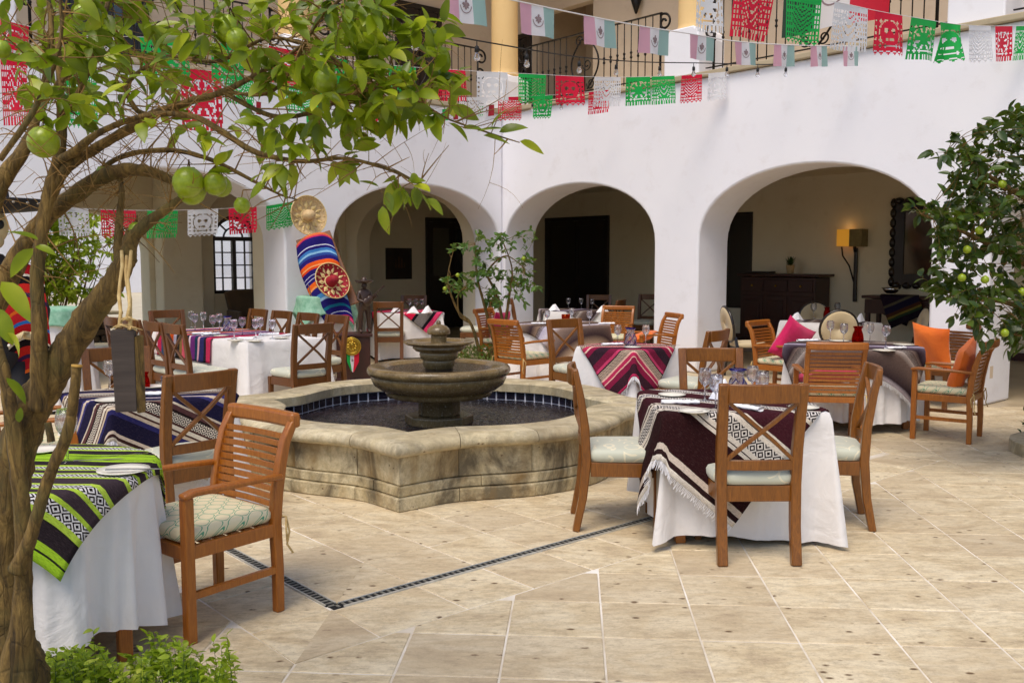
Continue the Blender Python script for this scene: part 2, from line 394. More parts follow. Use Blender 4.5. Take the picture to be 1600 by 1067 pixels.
lines = [-OB, -.03, .03] + [.035 + .4145 * k for k in range(1, 12)] + [LD - .03, LD + .03, LD + OB]
for i in range(len(lines) - 1):
    for j in range(len(lines) - 1):
        if i == 1 or j == 1 : continue
        pi0, qj0 = lines[i], lines[j]
        if i == 0 and j == 2: qj0 = -.03
        if j == 0 and i == 2: pi0 = -.03
        poly = [PQ(pi0, qj0), PQ(lines[i + 1], qj0), PQ(lines[i + 1], lines[j + 1]), PQ(pi0, lines[j + 1])]
        if max(abs(p[0] - 0) + 0 for p in poly) < 9 and all((Vector((p[0], p[1] - HD))).length < 1.3 for p in poly): continue
        if i == j and i <= 2: polys += [clip(poly, lambda x, y: x), clip(poly, lambda x, y: -x)]
        else: polys.append(poly)
cand = []
for poly in polys:
    if len(poly) < 3 or area(poly) < .003: continue
    c = sum((CW(*p) for p in poly), Vector()) / len(poly)
    if not inwall(c.x, c.y) or c.y < .8: continue
    v = c.y > 2.2 and abs(c.x) < c.y * .58 + .4 and not (c - FC).length < 1.35
    cand.append((0 if v else 1, c.length, poly, c))
cand.sort(key=lambda q: (q[0], q[1]))
rest = MB()
def tile_mb(mb, poly, c, off, dz=0.0):
    p0 = inset(poly, .0035 + rng.random() * .0015); p1 = inset(poly, .0085)
    w0 = [CW(*p) - off for p in p0]; w1 = [CW(*p) - off for p in p1]; n = len(poly)
    tx, ty = rng.uniform(-.003, .003), rng.uniform(-.003, .003)
    vs = [(v.x, v.y, -.03) for v in w0] + [(v.x, v.y, -.0042 + dz) for v in w0] + [(v.x, v.y, dz + (v.x + off.x - c.x) * tx + (v.y + off.y - c.y) * ty) for v in w1]
    fs = [tuple(2 * n + k for k in range(n))]
    for r in (0, n): fs += [(r + k, r + (k + 1) % n, r + n + (k + 1) % n, r + n + k) for k in range(n)]
    mb.add(vs, fs)
for idx, (_, _, poly, c) in enumerate(cand):
    if idx < 300:
        mb = MB(); tile_mb(mb, poly, c, c, rng.uniform(-.0012, .0008)); o = mb.build('paving_tile', M['tile'], floor); o.location = c
    else: tile_mb(rest, poly, c, Vector(), rng.uniform(-.0012, .0008))
tag(rest.build('distant_paving_tiles', M['tile'], floor), kind='stuff')
# ---- drain channel
for k, (u, nm) in enumerate((((E1 + E2).normalized(), 'right'), ((E2 - E1).normalized(), 'left'))):
    dr = empty('drain_channel', APEX, 0, 'slotted steel drain channel running from its corner towards the round-cornered table at right' if k == 0 else 'slotted steel drain channel running from its corner back past the slatted armchair at left', 'drain')
    sd = Vector((-u.y, u.x, 0)); L = 4.7; M3 = Matrix((u, sd, Vector((0, 0, 1)))).transposed(); s0 = .035
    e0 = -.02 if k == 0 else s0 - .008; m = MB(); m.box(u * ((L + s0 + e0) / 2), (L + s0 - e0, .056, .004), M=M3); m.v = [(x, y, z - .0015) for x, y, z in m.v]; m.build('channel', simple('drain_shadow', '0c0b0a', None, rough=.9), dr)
    for sgn in (-1, 1):
        m = MB(); m.box(u * (L / 2 + s0) + sd * sgn * .0265 + Vector((0, 0, -.001)), (L, .007, .012), M=M3); m.build('rail', simple('galvanised', 'd2cfc6', 'b4b0a4', 20, .5, Metallic=.3), dr)
    m = MB()
    for i in range(int(L / .036)): m.box(u * (s0 - .02 + i * .036) + Vector((0, 0, .0006)), (.013, .045, .006), M=M3)
    tag(m.build('grate_bars', simple('grate_metal', '8e8a7e', '6a675e', 20, .6, Metallic=.3), dr), kind='stuff')
# ================================================================ FOUNTAIN
fnt = empty('fountain', FC, 0, 'three-tiered carved stone fountain in a star-cornered round basin at the centre of the courtyard', 'fountain')
def frad(a, tip, circ):
    d = abs((a + pi / 4) % (pi / 2) - pi / 4); sq = tip / (math.cos(d) + math.sin(d)); c = circ - .01 + .11 * math.sin(2 * d) ** 2
    return (sq ** 22 + c ** 22) ** (1 / 22)
def fpt(a, r, z): v = E1 * math.cos(a) * r + E2 * math.sin(a) * r; return (v.x, v.y, z)
def ring(mb, a0, a1, prof, n):
    """prof(a) -> list of (r, z); swept from a0 to a1, corners sampled exactly"""
    angs = sorted({a0 + (a1 - a0) * i / n for i in range(n + 1)} | {k * pi / 2 for k in range(-1, 6) if a0 < k * pi / 2 < a1}); vs = []
    full = abs(a1 - a0 - 2 * pi) < 1e-6
    if full: angs = angs[:-1]
    for a in angs: vs += [fpt(a, r, z) for r, z in prof(a)]
    m = len(prof(a0)); N = len(angs); fs = []
    for i in range(N if full else N - 1):
        j = (i + 1) % N
        for k in range(m): fs.append((m * i + k, m * j + k, m * j + (k + 1) % m, m * i + (k + 1) % m))
    if not full: fs += [tuple(range(m)), tuple(m * (N - 1) + k for k in range(m - 1, -1, -1))]
    mb.add(vs, fs); return mb
cuts = []
for k in range(4):
    b = k * pi / 2; cuts += [b - .23, b + .23, b + .57, b + 1.0]
cuts = sorted(cuts)
def capprof(a):
    ri, ro = frad(a, 1.42, 1.2), frad(a, 1.9, 1.54)
    return [(ri, .365), (ri - .004, .44), (ri + .02, .455), (ro - .075, .457), (ro - .035, .45), (ro - .01, .43), (ro, .405), (ro - .012, .38), (ro - .05, .362)]
for i, a0 in enumerate(cuts):
    a1 = cuts[i + 1] if i + 1 < len(cuts) else cuts[0] + 2 * pi
    g = .0014; dz = rng.uniform(-.002, .002)
    ring(MB(), a0 + g, a1 - g, lambda a: [(r, z + dz) for r, z in capprof(a)], 18).build('cap_stone', M['cap'], fnt, smooth_angle=48)
def course(z0, z1, off, sh, name, mat, nb=2, th=.14):
    for i, a0 in enumerate(cuts):
        a1 = cuts[i + 1] if i + 1 < len(cuts) else cuts[0] + 2 * pi
        js = [a0 + (a1 - a0) * q / nb for q in range(nb + 1)] if nb > 1 else [a0, a1]
        for q in range(len(js) - 1):
            b0, b1 = js[q] + sh, js[q + 1] + sh
            e = rng.uniform(-.004, .005)
            def pr(a):
                r = frad(a, 1.76, 1.44) + off + e
                return [(r - th, z0 + .002), (r - th, z1 - .002), (r - .006, z1 - .002), (r, z1 - .008), (r, z0 + .008), (r - .006, z0 + .002)]
            ring(MB(), b0 + .0013, b1 - .0013, pr, 16).build(name, mat, fnt, smooth_angle=35)
course(.16, .36, 0, 0, 'stone_block', M['fstone'], 1)
course(.09, .16, .02, .1, 'moulding_stone', M['fstone'], 1)
course(0, .09, .045, 0, 'plinth_stone', M['fstone'], 1, .18)
ring(MB(), 0, 2 * pi, lambda a: [(frad(a, 1.72, 1.4) - .05, .002), (frad(a, 1.72, 1.4) - .002, .002), (frad(a, 1.72, 1.4) - .002, .364), (frad(a, 1.45, 1.23), .364), (frad(a, 1.45, 1.23), .002)], 96).build('mortar_core', M['tgrout'], fnt)
tm = {}
for row, (z0, z1) in enumerate(((.288, .356), (.21, .279), (.14, .208))):
    if row == 2: continue
    a = 0; n = 84
    for i in range(n):
        a0, a1 = 2 * pi * i / n, 2 * pi * (i + 1) / n; mb = MB()
        g = (a1 - a0) * .08
        p = [(frad(x, 1.45, 1.23) - .005) for x in (a0 + g, a1 - g)]
        vs = [fpt(a0 + g, p[0], z0), fpt(a1 - g, p[1], z0), fpt(a1 - g, p[1], z1), fpt(a0 + g, p[0], z1)]
        vs += [fpt(a0 + g, p[0] + .005, z0), fpt(a1 - g, p[1] + .005, z0), fpt(a1 - g, p[1] + .005, z1), fpt(a0 + g, p[0] + .005, z1)]
        mb.add(vs, [(0, 3, 2, 1), (0, 1, 5, 4), (1, 2, 6, 5), (2, 3, 7, 6), (3, 0, 4, 7)]).build('glazed_tile', M['tileblue'], fnt)
wm = MB(); N = 360; NRW = 110; wv_ = []
def rip(x, y):
    p = Vector((x * 1.0, y * 1.0, 0)); d = math.hypot(x, y)
    return 2.4 * (.0032 * noise.noise(p * 14) + .0016 * noise.noise(p * 31 + Vector((3, 1, 0))) + .0008 * noise.noise(p * 60) + .0012 * math.sin(d * 75 + 3 * noise.noise(p * 4)) / (1 + d))
for j in range(NRW + 1):
    for i in range(N):
        a = 2 * pi * i / N; r = (frad(a, 1.45, 1.23) + .004) * max(.001, j / NRW); q = fpt(a, r, .272); wv_.append((q[0], q[1], .272 + rip(q[0], q[1])))
wm.add(wv_, [(j * N + i, (j + 1) * N + i, (j + 1) * N + (i + 1) % N, j * N + (i + 1) % N) for j in range(NRW) for i in range(N)], True)
wm.build('water', M['water'], fnt)
oct_ = lambda r, z0, z1: MB().lathe([(.001, z0), (r, z0), (r, z1), (.001, z1)], 8, sm=False)
oct_(.285, .1, .335).build('octagonal_base', M['wet'], fnt, bevel=.01)
oct_(.175, .335, .52).build('pillar', M['wet'], fnt, bevel=.01)
lb = [(.001, .49), (.40, .49), (.43, .50), (.44, .525), (.43, .54), (.47, .548), (.53, .59), (.555, .64), (.55, .665), (.572, .675), (.588, .70), (.585, .725), (.57, .74), (.54, .745), (.45, .735), (.43, .715), (.25, .70), (.001, .70)]
MB().lathe(lb, 56).build('lower_bowl', M['wet'], fnt, smooth_angle=50)
MB().lathe([(.001, .718), (.436, .718)], 48).build('bowl_water', M['water'], fnt)
ub = [(.001, .70), (.10, .70), (.125, .735), (.135, .77), (.13, .785), (.15, .80), (.16, .835), (.155, .85), (.19, .862), (.215, .885), (.212, .9), (.27, .915), (.29, .93), (.288, .942), (.27, .947), (.22, .94), (.2, .925), (.001, .925)]
MB().lathe(ub, 40).build('upper_bowl', M['wet'], fnt, smooth_angle=50)
fi = [(.001, .925), (.065, .925), (.065, .985), (.058, .99), (.09, .998), (.096, 1.015), (.09, 1.04), (.07, 1.06), (.04, 1.072), (.018, 1.078), (.02, 1.09), (.014, 1.105), (.001, 1.112)]
MB().lathe(fi, 28).build('finial', M['wet'], fnt, smooth_angle=50)
# ================================================================ BUILDING
def arch_outline(t0, t1, top, arches, spring=1.84, rise=.97, n=26, pre=None):
    """outline (t, z) of a wall from t0 to t1 with arches that reach the floor"""
    o = [(t0, top), (t0, 0)]
    for a, b in arches:
        c, h = (a + b) / 2, (b - a) / 2
        o.append((a, 0))
        for i in range(n + 1):
            g = pi * i / n; x = -math.cos(g); y = math.sin(g)
            e = 1.15; o.append((c + h * math.copysign(abs(x) ** (1), x), spring + rise * abs(y) ** .9))
        o.append((b, 0))
    o += [(t1, 0), (t1, top)]
    return o
def wall(name, fr, outline, d0, d1, mat, label=None, cat='wall', bevel=.03, parent=None):
    m = MB(); m.prism(outline, d0, d1, lambda t, z, d: fr(t, d, z)); o = m.build(name, mat, parent, bevel=bevel, smooth_angle=32, seg=3)
    return tag(o, label, cat) if not parent else o
TOP = 4.10; THK = .7
wr = wall('arcade_wall', WR, arch_outline(0.0, 12.6, TOP, [(.06, 3.42), (4.22, 7.5), (8.15, 11.6)]), 0, THK, M['white'], 'white plastered wall with wide arches on the right side of the courtyard, lamp-lit room behind')
wl = wall('arcade_wall', WL, arch_outline(0.0, 12.6, TOP, [(.06, 3.34), (4.15, 7.42), (8.27, 11.6)]), 0, THK, M['white'], 'white plastered wall with arches on the left side of the courtyard, sombreros on its pier')
m = MB(); m.prism([(0, 0), (THK, 0), (THK, THK), (0, THK)], 0, TOP, lambda a, b, z: K0 + NR * a + NL * b + Vector((0, 0, z))); cp = m.build('corner_pier', M['white']); tag(cp, 'white corner pier where the two arcades meet behind the small tree', 'pier')
for fr, par in ((WR, wr), (WL, wl)):
    m = MB(); m.prism([(0.06, -.06), (12.6, -.06), (12.6, .5), (0.06, .5)], TOP + .002, TOP + .075, lambda t, d, z: fr(t, d, z)); m.build('cornice', M['ledge'], par, bevel=.012)
BACK = 5.2
flr = MB(); flr.prism([(0, 0), (13, 0), (13, BACK), (-BACK, BACK), (-BACK, -13), (0, -13)], -.02, -.0005, lambda t, d, z: WR(t, d, z)).build('arcade_floor', simple('arcade_paving', 'b8a88c', 'a08e72', 1.5, .4, pos=True))
tag(bpy.data.objects['arcade_floor'], kind='structure')
m = MB(); m.prism([(-.0, .71), (13, .71), (13, BACK), (-BACK, BACK), (-BACK, -13), (-.71, -13), (-.71, .71)], 3.16, 4.09, lambda t, d, z: WR(t, d, z)); tag(m.build('ceiling', M['beige']), kind='structure')
m = MB(); m.prism([(-.0, .5), (13, .5), (13, 3.2), (-3.2, 3.2), (-3.2, -13), (-.5, -13), (-.5, .5)], 9.6, 9.8, lambda t, d, z: WR(t, d, z)); tag(m.build('roof', M['taupe']), kind='structure')  # unseen roof, set high so more light reaches the gallery wall
# back walls of the arcades
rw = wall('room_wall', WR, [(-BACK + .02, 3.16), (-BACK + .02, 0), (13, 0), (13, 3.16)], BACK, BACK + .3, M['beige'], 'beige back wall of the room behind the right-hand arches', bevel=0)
GA = (4.22, 6.5); W1 = (2.02, 2.96); W2 = (.12, 1.06)
ol = [(-BACK, 3.16), (-BACK, 0)]
for (a, b), sp, ri in ((W2, 2.02, .46), (W1, 2.02, .46), (GA, 1.75, .72)):
    c, h = (a + b) / 2, (b - a) / 2; ol.append((a, 0)); ol += [(c - h * math.cos(pi * i / 20), sp + ri * math.sin(pi * i / 20)) for i in range(21)]; ol.append((b, 0))
ol += [(12.5, 0), (12.5, 3.16)]
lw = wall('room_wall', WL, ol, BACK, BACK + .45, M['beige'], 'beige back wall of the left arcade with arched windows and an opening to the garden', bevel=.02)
for (a, b), lb in ((W1, 'dark framed arched window behind the long striped table'), (W2, 'arched window partly hidden behind the leaning serape board')):
    m = MB(); m.prism([(a, 0), (b, 0), (b, .94), (a, .94)], BACK, BACK + .45, lambda t, z, d: WL(t, d, z)); m.build('parapet', M['beige'], lw)
    c, h = (a + b) / 2, (b - a) / 2
    wn = empty('arched_window', WL(c, BACK + .14), 0, lb, 'window'); off = WL(c, BACK + .14)
    mat = M['black_wood'] if a > 1.5 else M['taupe']
    def PF(t, z, d=0): return WL(t, BACK + .14 + d, z) - off
    m = MB(); w = .07
    for t in (a + w / 2, b - w / 2): m.sweep([PF(t, .94), PF(t, 2.02)], .1, w, up=TL)
    m.sweep([PF(a, .97), PF(b, .97)], .1, .07); m.sweep([PF(a, 2.02), PF(b, 2.02)], .1, .08); m.sweep([PF(c, .95), PF(c, 2.0)], .09, .075, up=TL)
    m.sweep([PF(c - (h - .035) * math.cos(pi * i / 16), 2.02 + (.46 - .035) * math.sin(pi * i / 16)) for i in range(17)], .1, w, up=NL); m.build('frame', mat, wn)
    m = MB()
    for q in (-.5, .5):
        x0 = c + q * h
        m.sweep([PF(x0, .98), PF(x0, 2.0)], .03, .025, up=TL)
        for zz in (1.25, 1.5, 1.75): m.sweep([PF(x0 - h / 2, zz), PF(x0 + h / 2, zz)], .03, .025)
    m.sweep([PF(c - .2 * math.cos(pi * i / 10), 2.04 + .2 * math.sin(pi * i / 10)) for i in range(11)], .03, .03, up=NL)
    for g in (.25, .5, .75): m.sweep([PF(c - .2 * math.cos(pi * g), 2.04 + .2 * math.sin(pi * g)), PF(c - .42 * math.cos(pi * g), 2.04 + .4 * math.sin(pi * g))], .03, .03, up=NL)
    m.build('muntins', mat, wn)
    m = MB(); m.prism([(a + .05, 1.0), (b - .05, 1.0), (b - .05, 2.0)] + [(c + (h - .05) * math.cos(pi * i / 12), 2.0 + .43 * math.sin(pi * i / 12)) for i in range(13)] + [(a + .05, 2.0)], 0.02, .026, lambda t, z, d: PF(t, z, d)); m.build('pane', M['glass'], wn)
# transverse arches
def rib(fr, s0, s1, d0, d1, lab):
    c, h = (d0 + d1) / 2, (d1 - d0) / 2 - .42
    ol = [(d0, 3.15), (d0, 0), (c - h, 0)] + [(c - h * math.cos(pi * i / 20), 1.95 + .95 * math.sin(pi * i / 20)) for i in range(21)] + [(c + h, 0), (d1, 0), (d1, 3.15)]
    m = MB(); m.prism(ol, s0, s1, lambda d, z, t: fr(t, d, z)); return tag(m.build('cross_arch', M['beige'], bevel=.02, smooth_angle=32), lab, 'arch')
rib(WL, 3.36, 4.12, THK + .002, BACK - .002, 'beige cross arch spanning the left arcade beside the dark arched window')
rib(WL, -.36, -.002, THK + .004, BACK - .004, 'beige cross arch beside the dark framed picture')
rib(WL, 7.5, 8.2, THK + .002, BACK - .002, 'beige cross arch at the far left edge of the arcade')
rib(WR, 11.7, 12.4, THK + .002, BACK - .002, 'beige cross arch at the far right end of the room')
# end walls closing the arcades
m = MB(); m.prism([(THK, 0), (BACK, 0), (BACK, 3.15), (THK, 3.15)], 12.61, 12.8, lambda d, z, t: WR(t, d, z)); tag(m.build('end_wall', M['beige']), 'beige wall closing the right-hand room', 'wall')
# baseboards
for a, b in ((-4.2, 12.5),):
    m = MB(); m.prism([(a, 0), (b, 0), (b, .13), (a, .13)], BACK - .022, BACK - .0005, lambda t, z, d: WR(t, d, z)); tag(m.build('baseboard', simple('red_baseboard', '4a1f14', '3a1710', 4, .5)), 'dark red baseboard along the lamp-lit room wall', 'baseboard')
# ---- doors
def door(fr, base, a, b, h, lab, glazed=0, proud=.05, leaf='black_wood', panels=2):
    c = (a + b) / 2; off = fr(c, base); d = empty('door', off, 0, lab, 'door')
    def Q(t, z, dd=0): return fr(t, base - dd, z) - off
    z0 = 0
    m = MB()
    for t in (a + .05, b - .05): m.sweep([Q(t, z0, proud / 2 + .001), Q(t, h, proud / 2 + .001)], proud, .1, up=(fr(1, 0) - fr(0, 0)))
    m.sweep([Q(a, h - .05, proud / 2 + .004), Q(b, h - .05, proud / 2 + .004)], proud + .006, .1); m.build('frame', M[leaf], d, bevel=.006)
    w = (b - a - .2) / panels
    for k in range(panels):
        x0 = a + .1 + w * k + .004; x1 = x0 + w - .008
        m = MB()
        m.prism([(x0, .01), (x1, .01), (x1, h - .102), (x0, h - .102)], .006, .026, lambda t, z, dd: Q(t, z, dd)); lf = m.build('leaf', M[leaf], d)
        m = MB()
        for t in (x0 + .05, x1 - .05): m.sweep([Q(t, .01, .034), Q(t, h - .11, .034)], .018, .09, up=(fr(1, 0) - fr(0, 0)))
        for zz in (.1, h * .42, h - .16): m.sweep([Q(x0 + .095, zz, .033), Q(x1 - .095, zz, .033)], .018, .12)
        m.build('stile', M[leaf], lf)
        if glazed:
            m = MB(); m.prism([(x0 + .1, h * .48), (x1 - .1, h * .48), (x1 - .1, h - .24), (x0 + .1, h - .24)], .028, .033, lambda t, z, dd: Q(t, z, dd)); m.build('pane', simple('dark_glass', '2a2a26', None, rough=.05, Specular_IOR_Level=1.0), lf)
    return d
door(WL, BACK, -3.66, -2.12, 2.58, 'tall black glazed double door behind the pink serape table', 1)
door(WR, BACK, -4.4, -2.28, 2.62, 'wide dark doorway filled with added black door leaves behind the tables under the middle arch')  # black leaves stand in for the darkness of an open doorway
door(WR, BACK, 9.3, 10.6, 2.4, 'dark low door in the room beyond the far right pier')
# garden gate side door leaf is open air; dark wall panel
def framed(name, fr, base, a, b, z0, z1, lab, cat, mat, inner, w=.05, d=.03, art=None):
    c = (a + b) / 2; off = fr(c, base, (z0 + z1) / 2); o = empty(name, off, 0, lab, cat)
    def Q(t, z, dd=0): return fr(t, base - dd, z) - off
    m = MB()
    for t in (a + w / 2, b - w / 2): m.sweep([Q(t, z0, d / 2 + .001), Q(t, z1, d / 2 + .001)], d, w, up=(fr(1, 0) - fr(0, 0)))
    for z in (z0 + w / 2, z1 - w / 2): m.sweep([Q(a + w, z, d / 2 + .001), Q(b - w, z, d / 2 + .001)], d, w)
    m.build('frame', mat, o, bevel=.004); m = MB(); m.prism([(a + w, z0 + w), (b - w, z0 + w), (b - w, z1 - w), (a + w, z1 - w)], .002, d * .6, lambda t, z, dd: Q(t, z, dd)); m.build('panel', inner, o)
    if art: art(o, Q)
    return o
def art1(o, Q):
    m = MB()
    for x, w, h in ((-1.45, .05, .22), (-1.37, .06, .26), (-1.29, .05, .2), (-1.52, .03, .12)):
        m.prism([(x - w / 2, 1.42), (x + w / 2, 1.42), (x + w / 2 * .7, 1.42 + h), (x - w / 2 * .7, 1.42 + h)], .02, .024, lambda t, z, d: Q(t, z, d))
    m.build('painted_shapes', simple('picture_paint', '5a3a22', '3a2418', 20, .6), o)
framed('wall_picture', WL, BACK, -1.72, -1.02, 1.17, 1.87, 'small dark framed picture on the beige wall left of the black door', 'picture', M['black_wood'], simple('picture_dark', '1a1210', '2a1c14', 6, .5), art=art1)
framed('dark_shutter', WR, BACK, .98, 1.56, .64, 2.55, 'tall narrow dark shutter on the room wall left of the dresser', 'shutter', M['black_wood'], M['black_wood'])
# ---- upper floor
UB = 3.0
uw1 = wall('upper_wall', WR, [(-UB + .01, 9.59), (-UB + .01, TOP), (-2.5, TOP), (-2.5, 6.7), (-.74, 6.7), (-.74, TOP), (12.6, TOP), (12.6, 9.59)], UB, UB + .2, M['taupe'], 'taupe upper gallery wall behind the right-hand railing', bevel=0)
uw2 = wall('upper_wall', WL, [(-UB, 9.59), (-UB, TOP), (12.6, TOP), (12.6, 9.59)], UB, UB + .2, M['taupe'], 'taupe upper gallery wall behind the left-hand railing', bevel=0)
def UR(t, d, z=0): return WR(t, d, z + TOP)
def UL(t, d, z=0): return WL(t, d, z + TOP)
door(UL, UB, -.95, .16, 2.5, 'dark glazed upper door left of the corner column', 1)
door(UR, UB, -2.96, -2.52, 2.3, 'dark narrow upper door just right of the corner column', 0, panels=1)
m = MB(); m.prism([(-2.8, UB + .2), (-2.8, UB + 1.9), (-.4, UB + 1.9), (-.4, UB + .2), (-.5, UB + .2), (-.5, UB + 1.8), (-2.7, UB + 1.8), (-2.7, UB + .2)], TOP, 7.29, lambda t, d, z: WR(t, d, z)); tag(m.build('passage_wall', M['taupe']), 'shaded passage wall beyond the upper gallery opening beside the narrow dark door', 'wall')
m = MB(); m.prism([(-2.8, UB), (-2.8, UB + 1.9), (-.4, UB + 1.9), (-.4, UB)], 7.3, 7.45, lambda t, d, z: WR(t, d, z)); tag(m.build('passage_ceiling', M['taupe']), kind='structure')
door(UL, UB, 4.9, 6.2, 2.5, 'dark upper door seen through the lime tree', 1)
def column(p, lab, z1=9.6):
    c = empty('column', p, 0, lab, 'column')
    a = math.atan2(TR.y, TR.x)
    MB().lathe([(.001, TOP + .70), (.26, TOP + .70), (.27, TOP + .74), (.25, TOP + .78), (.238, TOP + .84), (.235, TOP + 1.2), (.225, z1 - .02), (.001, z1 - .02)], 28).build('shaft', M['ochre'], c, smooth_angle=40)
    m = MB(); m.prism([(-.31, 0), (.31, 0), (.31, .52), (.28, .62), (.2, .69), (-.2, .69), (-.28, .62), (-.31, .52)], -.3, .3, lambda x, z, y: Vector((math.cos(a) * x - math.sin(a) * y, math.sin(a) * x + math.cos(a) * y, z + TOP + .077))); m.build('pedestal', M['white'], c, bevel=.02)
    return c
cpos = {'k': K0 + (NR + NL) * .42, 'r1': WR(3.8, .38), 'r2': WR(7.85, .38), 'l1': WL(3.72, .38), 'l2': WL(7.85, .38)}
column(cpos['k'], 'yellow round column above the inner corner of the courtyard'); column(cpos['r1'], 'yellow round column on the white pedestal between the scrolled railings, right of centre')
column(cpos['r2'], 'yellow column on the wide white pedestal at the far right of the gallery'); column(cpos['l1'], 'yellow round column behind the lime branches at left'); column(cpos['l2'], 'yellow column at the far left hidden by the lime tree')
def scroll(mb, c, ax, r0, turns=1.25, sgn=1, rot=0, r=.012):
    pts = []
    for i in range(26):
        k = i / 25; a = rot + sgn * k * turns * 2 * pi; rr = r0 * (1 - .78 * k)
        pts.append(c + ax * math.cos(a) * rr + Vector((0, 0, 1)) * math.sin(a) * rr)
    mb.tube(pts, r, 6); return pts
def railing(fr, t0, t1, lab):
    off = fr(t0, .2, TOP + .08); ax = (fr(1, 0) - fr(0, 0)).normalized(); r = empty('balcony_railing', off, 0, lab, 'railing', 'wrought iron railings of the upper gallery')
    def Q(t, z): return ax * t + Vector((0, 0, z))
    L = t1 - t0
    m = MB(); m.sweep([Q(.1, 1.0), Q(L - .1, 1.0)], .045, .016); m.build('handrail', M['iron'], r)
    m = MB(); m.sweep([Q(0, .09), Q(L, .09)], .03, .014); m.build('bottom_rail', M['iron'], r)
    n = int(L / .135); proto = None
    mid = n // 2
    for i in range(1, n):
        if abs(i - mid) < 3: continue
        if proto is None:
            mb = MB(); mb.tube([(0, 0, 0), (0, 0, .995)], .0085, 5)
            mb.lathe([(.009, .44), (.02, .455), (.02, .47), (.012, .485), (.012, .51), (.02, .525), (.02, .54), (.009, .555)], 6)
            proto = mb.mesh('baluster', M['iron'])
        o = bpy.data.objects.new('baluster', proto); link(o, r); o.location = Q(i * L / n, 0)
    c = mid * L / n
    for sg in (-1, 1):
        m = MB(); pts = []
        for i in range(22):
            k = i / 21; a = pi * .5 - sg * 0 + k * pi * 1.9
            pts.append(Q(c + sg * (.06 + .24 * math.sin(k * pi)), .12 + .8 * k))
        m.tube(pts, .014, 6); scroll(m, Q(c + sg * .13, .88), ax * sg, .09, 1.3, -1, pi, .011); scroll(m, Q(c + sg * .13, .2), ax * sg, .09, 1.3, 1, pi, .011); m.build('scroll', M['iron'], r)
    m = MB(); m.tube([Q(c, .09), Q(c, .62)], .01, 5); scroll(m, Q(c + .05, .5), ax, .1, 1.4, 1, pi, .01); m.build('centre_scroll', M['iron'], r)
    for t, sg in ((.12, -1), (L - .12, 1)):
        m = MB(); scroll(m, Q(t + sg * .06, .86), ax * sg, .13, 1.3, -1, pi * .7, .018); scroll(m, Q(t + sg * .04, .60), ax * sg, .11, 1.2, 1, pi * 1.3, .018); m.tube([Q(t, 0), Q(t, 1.0)], .013, 5); m.build('end_scroll', M['iron'], r)
railing(WR, .25, 3.45, 'black scrolled iron railing right of the corner column, above the middle arch')
railing(WR, 4.15, 7.5, 'black scrolled iron railing above the right-hand arch, draped with a large flag')
railing(WR, 8.2, 11.6, 'black iron railing at the far right edge of the gallery')
railing(WL, .25, 3.38, 'black scrolled iron railing left of the corner column')
railing(WL, 4.08, 7.5, 'black iron railing behind the lime branches at upper left')
# sconces on the upper wall
for t, dd, z, lab in ((.49, UB, 2.27, 'black cone wall sconce on the upper gallery wall between two scrolled railings'), (-1.75, UB + 1.8, 2.2, 'black cone wall sconce in the shaded upper passage')):
    o = MB().lathe([(.001, -.2), (.02, -.2), (.12, .1), (.115, .1), (.001, -.16)], 14).build('wall_sconce', M['iron']); o.location = UR(t, dd - .13, z); tag(o, lab, 'sconce')
# ================================================================ GARDEN beyond the left arcade
gp = WL(5.4, BACK + 4)
m = MB(); m.prism([(1, 5.7), (22, 5.7), (22, 60), (-30, 60), (-30, 5.7)], -.01, -.004, lambda t, d, z: WL(t, d, z)); tag(m.build('garden_path', simple('pale_paving', 'cfc4ae', 'b8aa8c', 2, .9, pos=True)), kind='structure')
st = empty('garden_planter', WL(5.6, BACK + 1.5), 0, 'low dark rubble stone planter with a slab top under the garden arch', 'planter'); off = WL(5.6, BACK + 1.5)
sm = simple('rubble', '4a3a2a', '2e241a', 6, .9, .6, 20)
for row in range(4):
    for i in range(7):
        w = .3; mb = MB(); mb.box((0, 0, 0), (.29, .34, .125)); o = mb.build('stone', sm, st, bevel=.03)
        o.location = WL(4.55 + i * .31 + (row % 2) * .14, BACK + 1.5 + rng.uniform(-.03, .03), .07 + row * .13) - off; o.rotation_euler = (0, 0, math.atan2(TL.y, TL.x) + rng.uniform(-.06, .06))
m = MB(); m.prism([(4.3, BACK + 1.25), (6.9, BACK + 1.25), (6.9, BACK + 1.8), (4.3, BACK + 1.8)], .54, .60, lambda t, d, z: WL(t, d, z) - off); m.build('slab', M['ledge'], st, bevel=.01)
